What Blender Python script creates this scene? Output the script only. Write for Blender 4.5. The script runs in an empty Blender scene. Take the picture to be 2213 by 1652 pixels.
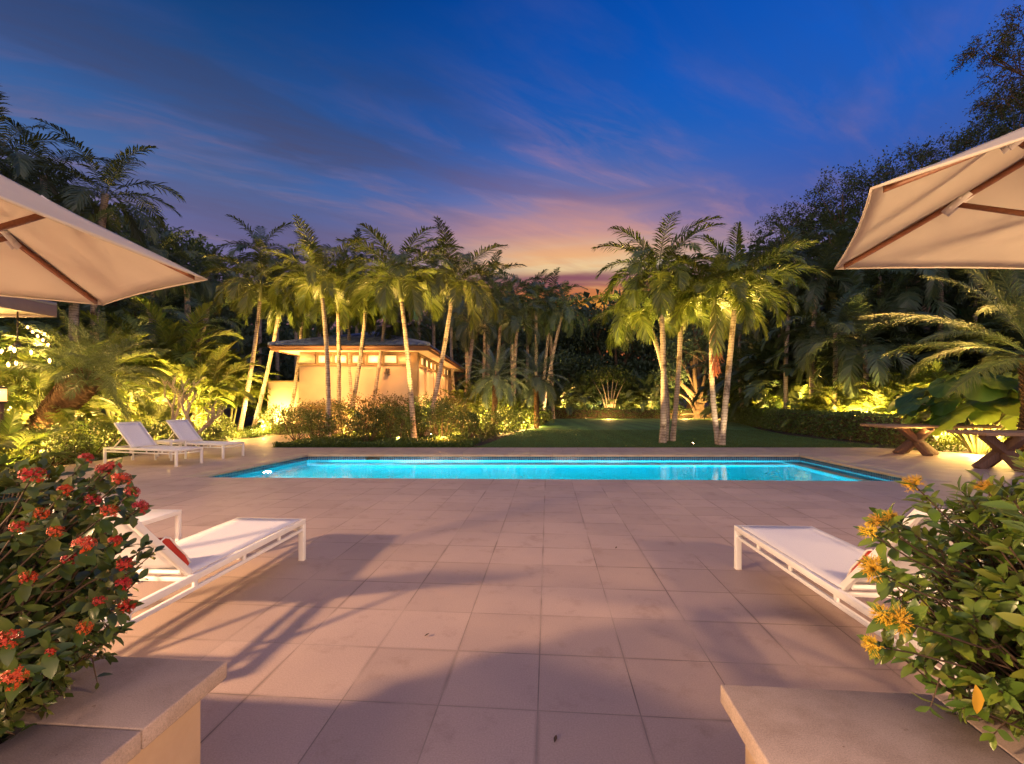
import bpy, math, random
import numpy as np
from mathutils import Vector, Matrix
from mathutils.geometry import tessellate_polygon

C = bpy.context.scene.collection
sc = bpy.context.scene
R = math.radians
PI = math.pi
rng = np.random.default_rng(7)
random.seed(7)

# ---------------------------------------------------------------- measuring: the camera stands 1.5 m above the deck
F, CX, HY, CAMZ = 983.3, 1106.5, 866.6, 1.5
def gp(px, py, z=0.0):
    d = (CAMZ - z) * F / (py - HY)
    return np.array([(px - CX) / F * d, d, z])
def pp(px, py, d):
    return np.array([(px - CX) / F * d, d, CAMZ - (py - HY) / F * d])
def A(*v): return np.array(v, float)
def unit(v):
    v = np.asarray(v, float); return v / (np.linalg.norm(v) + 1e-12)

# ---------------------------------------------------------------- object bookkeeping
def tag(o, label=None, cat=None, group=None, kind=None):
    if label: o['label'] = label
    if cat: o['category'] = cat
    if group: o['group'] = group
    if kind: o['kind'] = kind
    return o
def thing(name, label, cat, loc=(0, 0, 0), rz=0.0, group=None):
    o = bpy.data.objects.new(name, None); C.objects.link(o)
    o.empty_display_size = 0.2
    o.location = tuple(float(x) for x in loc); o.rotation_euler = (0, 0, rz)
    return tag(o, label, cat, group)
def place(name, me, parent=None, loc=(0, 0, 0), rot=(0, 0, 0), scale=1.0):
    o = bpy.data.objects.new(name, me); C.objects.link(o)
    o.location = tuple(float(x) for x in loc); o.rotation_euler = rot
    o.scale = (scale,) * 3 if np.isscalar(scale) else scale
    if parent is not None: o.parent = parent
    return o
def copy_tree(o, parent=None):
    c = o.copy(); C.objects.link(c)
    if parent is not None: c.parent = parent
    for ch in list(o.children): copy_tree(ch, c)
    return c

# ---------------------------------------------------------------- mesh builder
class MB:
    def __init__(s): s.v = []; s.n = 0; s.f = {}
    def add(s, verts, *faces):
        verts = np.asarray(verts, float).reshape(-1, 3)
        for fc in faces:
            fc = np.asarray(fc, np.int64)
            if fc.size: s.f.setdefault(fc.shape[1], []).append(fc + s.n)
        s.v.append(verts); s.n += len(verts)
    def box(s, c, size, rz=0.0, M=None):
        x, y, z = np.asarray(size, float) / 2
        v = np.array([[-x,-y,-z],[x,-y,-z],[x,y,-z],[-x,y,-z],[-x,-y,z],[x,-y,z],[x,y,z],[-x,y,z]])
        if rz:
            cs, sn = math.cos(rz), math.sin(rz); v = v @ np.array([[cs, sn, 0], [-sn, cs, 0], [0, 0, 1]])
        if M is not None: v = v @ np.asarray(M, float).T
        s.add(v + np.asarray(c, float), [[0,3,2,1],[4,5,6,7],[0,1,5,4],[1,2,6,5],[2,3,7,6],[3,0,4,7]])
    def bar(s, p, q, w, h, up=(0, 0, 1)):
        p = np.asarray(p, float); q = np.asarray(q, float)
        t = unit(q - p); b = np.cross(t, up)
        if np.linalg.norm(b) < 1e-4: b = np.cross(t, (1, 0, 0))
        b = unit(b); n = np.cross(b, t)
        M = np.stack([b, t, n], 1)
        s.box((p + q) / 2, (w, np.linalg.norm(q - p), h), M=M)
    def tube(s, pts, rad, n=8, cap=True):
        pts = np.asarray(pts, float); m = len(pts)
        rad = np.broadcast_to(np.asarray(rad, float), (m,))
        tan = np.gradient(pts, axis=0); tan /= np.linalg.norm(tan, axis=1)[:, None] + 1e-12
        ref = np.array([1., 0, 0]) if abs(tan[0][0]) < .8 else np.array([0, 1., 0])
        b = unit(np.cross(tan[0], ref)); a = np.linspace(0, 2 * PI, n, endpoint=False)
        ca, sa = np.cos(a)[:, None], np.sin(a)[:, None]; vs = []
        for i in range(m):
            b = unit(b - tan[i] * np.dot(tan[i], b)); c = np.cross(tan[i], b)
            vs.append(pts[i] + rad[i] * (ca * b + sa * c))
        i = np.arange(m - 1)[:, None] * n; j = np.arange(n)[None]; k = (j + 1) % n
        q = np.stack([i + j, i + k, i + n + k, i + n + j], -1).reshape(-1, 4)
        s.add(np.concatenate(vs), q)
        if cap:
            s.f.setdefault(n, []).append(np.array([list(range(n - 1, -1, -1))]) + s.n - m * n)
            s.f.setdefault(n, []).append(np.array([list(range(n))]) + s.n - n)
    def poly(s, pts, z=None, holes=()):
        loops = [[Vector((p[0], p[1], 0)) for p in pts]] + [[Vector((p[0], p[1], 0)) for p in h] for h in holes]
        tris = tessellate_polygon(loops)
        v = np.array([[p.x, p.y, z or 0.0] for l in loops for p in l])
        t = []
        for a, b, c in tris:
            n = np.cross(v[b] - v[a], v[c] - v[a])[2]
            if abs(n) > 1e-9: t.append((a, b, c) if n > 0 else (a, c, b))
        s.add(v, t)
    def mesh(s, name, mat, smooth=False):
        me = bpy.data.meshes.new(name)
        v = np.concatenate(s.v) if s.v else np.zeros((0, 3))
        me.vertices.add(len(v)); me.vertices.foreach_set('co', v.astype(np.float32).ravel())
        loops = []; starts = []; at = 0
        for k, ch in s.f.items():
            fc = np.concatenate(ch); loops.append(fc.ravel())
            starts.append(at + np.arange(len(fc)) * k); at += fc.size
        if loops:
            loops = np.concatenate(loops); starts = np.concatenate(starts)
            me.loops.add(len(loops)); me.loops.foreach_set('vertex_index', loops.astype(np.int32))
            me.polygons.add(len(starts)); me.polygons.foreach_set('loop_start', starts.astype(np.int32))
            if smooth: me.polygons.foreach_set('use_smooth', np.ones(len(starts), bool))
        me.update(calc_edges=True); me.validate()
        if mat: me.materials.append(mat)
        return me
    def build(s, name, mat, parent=None, smooth=False, bevel=0.0, loc=(0, 0, 0)):
        o = place(name, s.mesh(name, mat, smooth), parent, loc)
        if bevel:
            b = o.modifiers.new('Bevel', 'BEVEL'); b.width = bevel; b.segments = 2; b.limit_method = 'ANGLE'
        return o

# ---------------------------------------------------------------- materials
def srgb(r, g, b):
    f = lambda c: (c / 255 / 12.92) if c / 255 <= .04045 else ((c / 255 + .055) / 1.055) ** 2.4
    return (f(r), f(g), f(b), 1)
class NT:
    def __init__(s, name):
        s.m = bpy.data.materials.new(name); s.m.use_nodes = True
        s.t = s.m.node_tree; s.n = s.t.nodes; s.b = s.n['Principled BSDF']; s.out = s.n['Material Output']
    def new(s, typ, **kw):
        x = s.n.new(typ)
        for k, v in kw.items():
            if k.startswith('i_'): x.inputs[k[2:].replace('_', ' ')].default_value = v
            else: setattr(x, k, v)
        return x
    def link(s, a, b): s.t.links.new(a, b)
    def noise(s, scale, detail=4, co='Object', dist=0.0, sc3=None, rough=.55):
        tc = s.new('ShaderNodeTexCoord'); n = s.new('ShaderNodeTexNoise')
        n.inputs['Scale'].default_value = scale; n.inputs['Detail'].default_value = detail
        n.inputs['Distortion'].default_value = dist; n.inputs['Roughness'].default_value = rough
        src = tc.outputs[co]
        if sc3:
            mp = s.new('ShaderNodeMapping'); mp.inputs['Scale'].default_value = sc3
            s.link(src, mp.inputs[0]); src = mp.outputs[0]
        s.link(src, n.inputs['Vector']); return n.outputs['Fac']
    def ramp(s, fac, stops, interp='LINEAR'):
        r = s.new('ShaderNodeValToRGB'); r.color_ramp.interpolation = interp
        e = r.color_ramp.elements
        while len(e) < len(stops): e.new(.5)
        for i, (p, c) in enumerate(stops):
            e[i].position = p; e[i].color = c if len(c) == 4 else (*c, 1)
        s.link(fac, r.inputs[0]); return r.outputs[0]
    def mix(s, fac, a, b, blend='MIX'):
        m = s.new('ShaderNodeMix', data_type='RGBA', blend_type=blend)
        for sock, v in ((m.inputs[0], fac), (m.inputs[6], a), (m.inputs[7], b)):
            if hasattr(v, 'is_linked'): s.link(v, sock)
            else: sock.default_value = v if np.isscalar(v) else ((*v, 1) if len(v) == 3 else v)
        return m.outputs[2]
    def math(s, op, a, b=0.0, c=0.0):
        m = s.new('ShaderNodeMath', operation=op)
        for i, v in enumerate((a, b, c)):
            if hasattr(v, 'is_linked'): s.link(v, m.inputs[i])
            else: m.inputs[i].default_value = v
        return m.outputs[0]
    def bump(s, h, strength=.3, dist=.01):
        b = s.new('ShaderNodeBump'); b.inputs['Strength'].default_value = strength; b.inputs['Distance'].default_value = dist
        s.link(h, b.inputs['Height']); s.link(b.outputs[0], s.b.inputs['Normal']); return b
    def base(s, v, rough=None, metal=None, spec=None):
        if hasattr(v, 'is_linked'): s.link(v, s.b.inputs['Base Color'])
        else: s.b.inputs['Base Color'].default_value = v if len(v) == 4 else (*v, 1)
        if rough is not None: s.b.inputs['Roughness'].default_value = rough
        if metal is not None: s.b.inputs['Metallic'].default_value = metal
        if spec is not None: s.b.inputs['Specular IOR Level'].default_value = spec
        return s

def noisy_mat(name, c1, c2, scale=6, rough=.6, bump=.2, bscale=80, bdist=.004, spec=.4, detail=5, sc3=None):
    t = NT(name)
    t.base(t.ramp(t.noise(scale, detail, sc3=sc3), [(.3, c1), (.7, c2)]), rough, 0, spec)
    if bump: t.bump(t.noise(bscale, 3, sc3=sc3), bump, bdist)
    return t.m

def leaf_mat(name, cols, rough=.45, transl=.25, spec=.45):
    """foliage: every leaf takes its own tint, part of the light passes through"""
    t = NT(name)
    g = t.new('ShaderNodeNewGeometry')
    cols = cols if len(cols) > 1 else cols * 2
    n = len(cols)
    col = t.ramp(g.outputs['Random Per Island'], [(i / (n - 1) if n > 1 else 0, c) for i, c in enumerate(cols)])
    oi = t.new('ShaderNodeObjectInfo')
    hsv = t.new('ShaderNodeHueSaturation')
    t.link(col, hsv.inputs['Color'])
    v = t.math('MULTIPLY_ADD', oi.outputs['Random'], .5, .75); t.link(v, hsv.inputs['Value'])
    h = t.math('MULTIPLY_ADD', oi.outputs['Random'], .03, .487); t.link(h, hsv.inputs['Hue'])
    col = hsv.outputs[0]
    t.base(col, rough, 0, spec)
    tr = t.new('ShaderNodeBsdfTranslucent'); t.link(t.mix(.5, col, (.16, .17, .02)), tr.inputs['Color'])
    mx = t.new('ShaderNodeMixShader'); mx.inputs[0].default_value = transl
    t.link(t.b.outputs[0], mx.inputs[1]); t.link(tr.outputs[0], mx.inputs[2]); t.link(mx.outputs[0], t.out.inputs[0])
    return t.m

def emit_mat(name, col, strength):
    t = NT(name); t.base((.8, .8, .8), .4)
    t.b.inputs['Emission Color'].default_value = (*col, 1); t.b.inputs['Emission Strength'].default_value = strength
    return t.m

M = {}
M['palm'] = leaf_mat('palm_leaf', [(.055, .09, .018), (.095, .135, .026), (.14, .165, .032), (.065, .105, .022)], rough=.33, transl=.3, spec=.6)
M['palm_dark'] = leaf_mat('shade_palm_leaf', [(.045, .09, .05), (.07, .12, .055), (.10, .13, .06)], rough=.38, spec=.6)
M['date'] = leaf_mat('date_palm_leaf', [(.06, .105, .04), (.095, .14, .05), (.12, .15, .045)], rough=.45)
M['date_blue'] = leaf_mat('blue_date_leaf', [(.07, .13, .11), (.10, .16, .13), (.13, .18, .13)], rough=.4)
M['areca'] = leaf_mat('areca_leaf', [(.08, .13, .02), (.13, .18, .028), (.17, .19, .034), (.06, .10, .022)])
M['dead'] = leaf_mat('dry_frond', [(.10, .022, .014), (.14, .03, .02), (.09, .045, .018)], transl=.15)
M['shrub'] = leaf_mat('shrub_leaf', [(.030, .065, .016), (.06, .10, .024), (.09, .125, .03), (.025, .05, .014)], rough=.4)
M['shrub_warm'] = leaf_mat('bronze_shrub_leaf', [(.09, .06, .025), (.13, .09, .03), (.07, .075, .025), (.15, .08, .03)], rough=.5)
M['hedge'] = leaf_mat('hedge_leaf', [(.06, .12, .04), (.11, .18, .055), (.08, .14, .045)], rough=.28)
M['tree'] = leaf_mat('tree_leaf', [(.045, .092, .058), (.075, .13, .07), (.095, .15, .08)], rough=.55, transl=.2)
M['kiawe'] = leaf_mat('kiawe_leaf', [(.034, .066, .028), (.058, .098, .038), (.075, .11, .045)], rough=.55, transl=.2)
M['cover'] = leaf_mat('ground_cover_leaf', [(.03, .07, .015), (.06, .11, .02), (.045, .085, .02)], rough=.45)
M['ixora'] = leaf_mat('glossy_bush_leaf', [(.022, .052, .014), (.045, .095, .02), (.09, .16, .03), (.03, .062, .024), (.14, .17, .035), (.028, .06, .02)], rough=.3, transl=.18, spec=.5)
M['ixora_y'] = leaf_mat('bright_bush_leaf', [(.05, .095, .016), (.10, .165, .022), (.17, .22, .03), (.06, .11, .025), (.20, .22, .032)], rough=.3, transl=.2, spec=.5)
M['petal_red'] = leaf_mat('red_petal', [(.38, .013, .009), (.50, .032, .012), (.30, .010, .010)], rough=.5, transl=.25)
M['petal_yellow'] = leaf_mat('yellow_petal', [(.80, .50, .03), (.85, .58, .05), (.75, .42, .025)], rough=.5, transl=.3)
M['ear'] = leaf_mat('broad_leaf', [(.035, .10, .02), (.06, .14, .025), (.045, .12, .03)], rough=.35, transl=.35)
M['grass_blade'] = leaf_mat('grass_blade', [(.025, .06, .016), (.045, .085, .02), (.06, .095, .025)], rough=.6, transl=.2)
M['twig'] = noisy_mat('twig_bark', (.045, .028, .018), (.09, .055, .035), 20, .8, .4, 120)
M['bark'] = noisy_mat('tree_bark', (.09, .06, .04), (.2, .14, .09), 5, .85, .6, 25, .02, sc3=(1, 1, .25))
M['pale_bark'] = noisy_mat('pale_bark', (.26, .2, .16), (.42, .34, .28), 9, .8, .3, 40, .006)
M['boots'] = noisy_mat('palm_boot', (.085, .045, .022), (.2, .11, .055), 12, .85, .5, 60, .01)
M['shaft'] = noisy_mat('crown_shaft', (.14, .17, .06), (.24, .24, .11), 4, .5, .1, 30, .004, sc3=(1, 1, .2))
M['soil'] = noisy_mat('soil', (.016, .011, .008), (.045, .03, .02), 9, .95, .8, 40, .02)
def ring_trunk():
    t = NT('ringed_trunk')
    tc = t.new('ShaderNodeTexCoord'); w = t.new('ShaderNodeTexWave', wave_type='BANDS', bands_direction='Z', wave_profile='SAW')
    w.inputs['Scale'].default_value = 3.3; w.inputs['Distortion'].default_value = 1.3; w.inputs['Detail'].default_value = 2; w.inputs['Detail Scale'].default_value = 1.4
    t.link(tc.outputs['Object'], w.inputs['Vector'])
    n = t.noise(7, 6)
    c = t.ramp(n, [(.25, (.20, .15, .12)), (.5, (.36, .30, .25)), (.75, (.46, .40, .34))])
    ring = t.ramp(w.outputs['Fac'], [(0, (.35, .3, .27)), (.10, (.5, .45, .42)), (.18, (1, 1, 1)), (.9, (1, 1, 1)), (1, (.8, .77, .75))])
    spots = t.ramp(t.noise(2.4, 6, rough=.7), [(.36, (.35, .3, .27)), (.47, (1, 1, 1))])
    t.base(t.mix(1.0, t.mix(1.0, c, ring, 'MULTIPLY'), spots, 'MULTIPLY'), .85, 0, .25)
    h = t.math('ADD', w.outputs['Fac'], n); t.bump(h, .5, .02)
    return t.m
M['trunk'] = ring_trunk()
M['white_metal'] = noisy_mat('white_powder_coat', (.74, .72, .71), (.82, .81, .80), 3, .38, .03, 300, .001, .5)
def sling():
    t = NT('white_mesh_fabric'); tc = t.new('ShaderNodeTexCoord')
    ck = t.new('ShaderNodeTexChecker'); ck.inputs['Scale'].default_value = 260; t.link(tc.outputs['Object'], ck.inputs['Vector'])
    t.base(t.mix(ck.outputs['Fac'], (.68, .67, .70), (.80, .79, .82)), .7, 0, .3)
    t.bump(ck.outputs['Fac'], .25, .001)
    return t.m
M['sling'] = sling()
def canopy_mat():
    t = NT('canopy_fabric')
    n = t.noise(2.5, 5); c = t.ramp(n, [(.3, (.70, .65, .53)), (.7, (.78, .73, .60))]); t.base(c, .85, 0, .15)
    t.bump(t.math('ADD', t.math('MULTIPLY', t.noise(240, 2), .06), t.math('MULTIPLY', t.noise(2.6, 4, dist=1.2), 1.0)), .35, .03)
    tr = t.new('ShaderNodeBsdfTranslucent'); tr.inputs['Color'].default_value = (.72, .58, .44, 1)
    mx = t.new('ShaderNodeMixShader'); mx.inputs[0].default_value = .30
    t.link(t.b.outputs[0], mx.inputs[1]); t.link(tr.outputs[0], mx.inputs[2]); t.link(mx.outputs[0], t.out.inputs[0])
    return t.m
M['canopy'] = canopy_mat()
M['teak'] = noisy_mat('red_brown_teak', (.20, .075, .035), (.30, .125, .06), 4, .5, .25, 40, .003, sc3=(14, 1.2, 14))
M['old_wood'] = noisy_mat('weathered_wood', (.22, .13, .075), (.38, .25, .16), 3, .7, .4, 30, .006, sc3=(2, 14, 14))
M['brown_wood'] = noisy_mat('brown_wood', (.085, .05, .042), (.145, .085, .065), 4, .65, .3, 30, .005, sc3=(10, 10, 1.5))
M['red_cloth'] = noisy_mat('red_cloth', (.34, .03, .022), (.46, .05, .035), 8, .85, .3, 200, .002, .2)
M['piping'] = noisy_mat('white_piping', (.7, .66, .62), (.78, .74, .7), 8, .8, 0)
M['steel'] = noisy_mat('brushed_steel', (.5, .48, .45), (.62, .6, .57), 9, .3, 0); 
M['rubber'] = noisy_mat('black_rubber', (.02, .02, .02), (.04, .04, .04), 9, .6, 0)
M['dark_metal'] = noisy_mat('dark_bronze_metal', (.03, .025, .02), (.05, .04, .03), 9, .45, 0)
# ================================================================ sky
def make_world():
    w = bpy.data.worlds.new('World'); sc.world = w; w.use_nodes = True
    t = w.node_tree; N = t.nodes; L = t.links; bg = N['Background']
    def math_(op, a, b=0.0, c=0.0):
        m = N.new('ShaderNodeMath'); m.operation = op
        for i, v in enumerate((a, b, c)):
            if hasattr(v, 'is_linked'): L.new(v, m.inputs[i])
            else: m.inputs[i].default_value = v
        return m.outputs[0]
    def ramp(f, stops):
        r = N.new('ShaderNodeValToRGB'); e = r.color_ramp.elements
        while len(e) < len(stops): e.new(.5)
        for i, (p, c) in enumerate(stops): e[i].position = p; e[i].color = c if len(c) == 4 else (*c, 1)
        L.new(f, r.inputs[0]); return r.outputs[0]
    def mix(f, a, b, blend='MIX'):
        m = N.new('ShaderNodeMix'); m.data_type = 'RGBA'; m.blend_type = blend
        for s_, v in ((m.inputs[0], f), (m.inputs[6], a), (m.inputs[7], b)):
            if hasattr(v, 'is_linked'): L.new(v, s_)
            else: s_.default_value = v if np.isscalar(v) else ((*v, 1) if len(v) == 3 else v)
        return m.outputs[2]
    tc = N.new('ShaderNodeTexCoord'); sp = N.new('ShaderNodeSeparateXYZ'); L.new(tc.outputs['Generated'], sp.inputs[0])
    x, y, z = sp.outputs
    az = math_('ARCTAN2', x, y)
    S = srgb
    near = ramp(z, [(.17, S(205, 95, 30)), (.205, S(240, 168, 46)), (.235, S(226, 138, 56)), (.275, S(252, 228, 170)), (.305, S(246, 200, 146)), (.345, S(190, 146, 152)),
                    (.41, S(108, 120, 176)), (.50, S(36, 100, 182)), (.60, S(2, 86, 186)), (.68, S(0, 76, 176)), (.80, S(95, 115, 180)), (1., S(150, 150, 190))])
    farL = ramp(z, [(.15, S(170, 120, 130)), (.22, S(130, 112, 146)), (.30, S(104, 106, 156)), (.38, S(74, 106, 162)), (.46, S(48, 92, 154)), (.56, S(22, 72, 134)), (.66, S(8, 52, 108)), (.80, S(95, 115, 180)), (1., S(150, 150, 190))])
    farR = ramp(z, [(.15, S(150, 110, 130)), (.22, S(120, 104, 150)), (.30, S(86, 94, 162)), (.38, S(58, 92, 174)), (.46, S(34, 94, 188)), (.56, S(10, 92, 198)), (.66, S(0, 82, 188)), (.80, S(95, 115, 180)), (1., S(150, 150, 190))])
    side = math_('MINIMUM', math_('MAXIMUM', math_('MULTIPLY_ADD', az, .85, .5), 0.0), 1.0)
    far = mix(side, farL, farR)
    da = math_('MULTIPLY', math_('SUBTRACT', az, R(7)), 1 / R(15))
    glow = math_('POWER', 2.718, math_('MULTIPLY', math_('MULTIPLY', da, da), -1.0))
    col = mix(math_('MULTIPLY', glow, ramp(z, [(.40, (1,)*3), (.56, (.25,)*3)])), far, near)
    # cloud streets on a flat layer overhead, running off to the right of the sunset
    zz = math_('ADD', math_('MAXIMUM', z, .02), .10)
    gx = math_('DIVIDE', x, zz); gy = math_('DIVIDE', y, zz); ca, sa = math.cos(R(58)), math.sin(R(58))
    along = math_('ADD', math_('MULTIPLY', gx, sa), math_('MULTIPLY', gy, ca)); across = math_('SUBTRACT', math_('MULTIPLY', gx, ca), math_('MULTIPLY', gy, sa))
    def layer(ka, kc, off, scale, detail, rough, dist, lo, hi):
        cb = N.new('ShaderNodeCombineXYZ'); L.new(math_('MULTIPLY', along, ka), cb.inputs[0]); L.new(math_('MULTIPLY', across, kc), cb.inputs[1]); cb.inputs[2].default_value = off
        n = N.new('ShaderNodeTexNoise'); L.new(cb.outputs[0], n.inputs['Vector']); n.inputs['Scale'].default_value = scale; n.inputs['Detail'].default_value = detail; n.inputs['Roughness'].default_value = rough; n.inputs['Distortion'].default_value = dist
        return n, ramp(n.outputs['Fac'], [(lo, (0, 0, 0)), (hi, (1, 1, 1))])
    n1, cl = layer(.42, 1.25, 60.3, 1.1, 9, .56, .7, .40, .58)
    n3, wisp = layer(1.1, 4.2, 9.1, 1.6, 8, .62, .6, .42, .70)
    cb2 = N.new('ShaderNodeCombineXYZ'); L.new(math_('MULTIPLY', az, 3.0), cb2.inputs[0]); L.new(math_('MULTIPLY', z, 24), cb2.inputs[1]); cb2.inputs[2].default_value = 3.3
    n2 = N.new('ShaderNodeTexNoise'); L.new(cb2.outputs[0], n2.inputs['Vector'])
    n2.inputs['Scale'].default_value = 1.2; n2.inputs['Detail'].default_value = 7; n2.inputs['Roughness'].default_value = .55; n2.inputs['Distortion'].default_value = .4
    cl2 = ramp(n2.outputs['Fac'], [(.42, (0, 0, 0)), (.6, (1, 1, 1))])
    ccol_far = ramp(z, [(.2, S(116, 88, 112)), (.35, S(94, 90, 124)), (.5, S(62, 72, 110)), (.66, S(32, 60, 104))])
    ccol_near = ramp(z, [(.2, S(190, 100, 66)), (.26, S(190, 126, 110)), (.32, S(208, 146, 124)), (.40, S(132, 102, 132)), (.5, S(86, 82, 130)), (.62, S(46, 70, 128))])
    ccol = mix(glow, ccol_far, ccol_near)
    lf = math_('MINIMUM', math_('MAXIMUM', math_('MULTIPLY_ADD', az, -.80, .66), .45), 1.0)
    amt = math_('MULTIPLY', ramp(z, [(.2, (.5,) * 3), (.42, (.95,) * 3), (.58, (.85,) * 3), (.7, (.3,) * 3)]), math_('MAXIMUM', lf, math_('MULTIPLY', glow, ramp(z, [(.38, (.95,) * 3), (.54, (.45,) * 3)]))))
    dens = math_('MULTIPLY', cl, math_('MULTIPLY_ADD', wisp, .4, .6))
    col = mix(math_('MULTIPLY', dens, amt), col, ccol)
    # sunlit undersides along the thin edges of the streaks
    edge = math_('MULTIPLY', math_('MULTIPLY', ramp(n1.outputs['Fac'], [(.40, (0,) * 3), (.47, (1,) * 3), (.54, (0,) * 3)]), wisp), ramp(z, [(.3, (.75,) * 3), (.5, (.5,) * 3), (.6, (.12,) * 3)]))
    col = mix(math_('MULTIPLY', edge, math_('MULTIPLY_ADD', glow, .6, .25)), col, ramp(z, [(.25, S(250, 190, 130)), (.36, S(226, 160, 140)), (.46, S(170, 130, 160)), (.6, S(110, 110, 165))]))
    f2 = math_('MULTIPLY', math_('MULTIPLY', cl2, ramp(z, [(.3, (.6,) * 3), (.38, (.55,) * 3), (.46, (0,) * 3)])), glow)
    col = mix(f2, col, ramp(z, [(.2, S(226, 130, 46)), (.25, S(176, 100, 84)), (.29, S(244, 176, 112)), (.35, S(206, 150, 142)), (.42, S(120, 100, 142))]))
    # one low purple bank just above the sunset
    bk = math_('MULTIPLY', math_('SUBTRACT', math_('ADD', z, math_('MULTIPLY', math_('SUBTRACT', n2.outputs['Fac'], .5), .045)), .252), 1 / .0125)
    bank = math_('MULTIPLY', math_('POWER', 2.718, math_('MULTIPLY', math_('MULTIPLY', bk, bk), -1.0)), math_('MULTIPLY', glow, .95))
    col = mix(bank, col, mix(glow, S(110, 84, 124), S(134, 78, 98)))
    # eastern half of the sky, behind the camera: rosy lavender afterglow, brightened as fill light
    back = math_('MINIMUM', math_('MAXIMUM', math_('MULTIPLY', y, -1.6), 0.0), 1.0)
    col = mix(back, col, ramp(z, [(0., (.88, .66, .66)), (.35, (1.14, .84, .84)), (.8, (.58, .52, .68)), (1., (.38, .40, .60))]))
    below = math_('LESS_THAN', z, -.02)
    col = mix(below, col, (.03, .025, .022))
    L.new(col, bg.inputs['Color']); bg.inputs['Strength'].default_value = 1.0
make_world()

# the sun is already on the horizon ahead, behind the trees
sl = bpy.data.lights.new('sun', 'SUN'); sl.energy = .05; sl.angle = R(.5); sl.color = (1, .55, .28)
so = bpy.data.objects.new('sun', sl); C.objects.link(so); so.location = (10, 60, 20)
so.rotation_euler = Vector((-.12, -.97, -.12)).to_track_quat('-Z', 'Y').to_euler()

cam = bpy.data.cameras.new('camera'); co = bpy.data.objects.new('camera', cam); C.objects.link(co)
co.location = (0, 0, CAMZ); co.rotation_euler = (R(90), 0, 0)
cam.sensor_width = 36; cam.lens = F / 2213 * 36; cam.shift_y = (HY - 826) / 2213
cam.clip_start = .05; cam.clip_end = 3000
sc.camera = co
sc.view_settings.view_transform = 'Standard'; sc.view_settings.look = 'None'
sc.view_settings.exposure = 0; sc.view_settings.gamma = 1
sc.cycles.use_denoising = True
try: sc.cycles.denoiser = 'OPENIMAGEDENOISE'
except Exception: pass
sc.cycles.denoising_prefilter = 'NONE'
sc.cycles.use_light_tree = True
sc.cycles.max_bounces = 8; sc.cycles.diffuse_bounces = 3; sc.cycles.glossy_bounces = 3; sc.cycles.transmission_bounces = 5; sc.cycles.transparent_max_bounces = 8
sc.cycles.caustics_refractive = False; sc.cycles.caustics_reflective = False
sc.cycles.sample_clamp_indirect = 6

YEL = (1.0, .58, .14); ORA = (1.0, .44, .12); WARM = (1.0, .66, .38)
def spot(loc, target, power, col=YEL, cone=70, size=.06, blend=.7):
    l = bpy.data.lights.new('lamp_or_fill_beam', 'SPOT'); l.energy = power; l.color = col; l.spot_size = R(cone); l.spot_blend = blend; l.shadow_soft_size = size
    o = bpy.data.objects.new('lamp_or_fill_beam', l); C.objects.link(o); o.location = tuple(float(v) for v in loc)
    o.rotation_euler = (Vector(tuple(float(v) for v in target)) - o.location).to_track_quat('-Z', 'Y').to_euler()
    return o
def point(loc, power, col=YEL, size=.1):
    l = bpy.data.lights.new('lamp_or_fill_point', 'POINT'); l.energy = power; l.color = col; l.shadow_soft_size = size
    o = bpy.data.objects.new('lamp_or_fill_point', l); C.objects.link(o); o.location = tuple(float(v) for v in loc); return o
# flood lamps under the eaves of the house behind the camera
FLOOD = (1.0, .60, .30)
spot((-5.8, .0, 2.5), (0, 4.2, .3), 3200, FLOOD, 120, .13, .6)
spot((5.4, -.1, 2.35), (0, 4.2, .3), 1250, FLOOD, 120, .25, .6)
point((-4.7, -.9, 1.45), 430, (1, .62, .34), .3)  # added unseen fill lamp, brightens the underside of the left parasol
# unseen warm fill lamps, added low behind the camera
point((-3.2, -4.0, 1.9), 800, (1, .6, .33), .35)
point((3.2, -4.0, 1.9), 560, (1, .6, .33), .35)

# ================================================================ ground, deck, lawn, pool
PN = dict(NL=A(-6.19, 8.92, 0), FL=A(-5.70, 12.66, 0), FR=A(7.94, 12.56, 0), NR=A(7.76, 8.47, 0))
PO = dict(NL=A(-6.54, 8.93, 0), FL=A(-5.97, 13.17, 0), FR=A(8.32, 13.17, 0), NR=A(8.18, 8.46, 0))
pin = [PN['NL'], PN['NR'], PN['FR'], PN['FL']]
pout = [PO['NL'], PO['NR'], PO['FR'], PO['FL']]
def grow(poly, s):
    c = np.mean(poly, axis=0); return [p + unit(p - c) * s for p in poly]

m = MB(); m.poly([(-400, -60), (400, -60), (400, 600), (-400, 600)], -.03, [grow(pin, .12)])
tag(m.build('ground', M['soil']), kind='structure')

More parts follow.
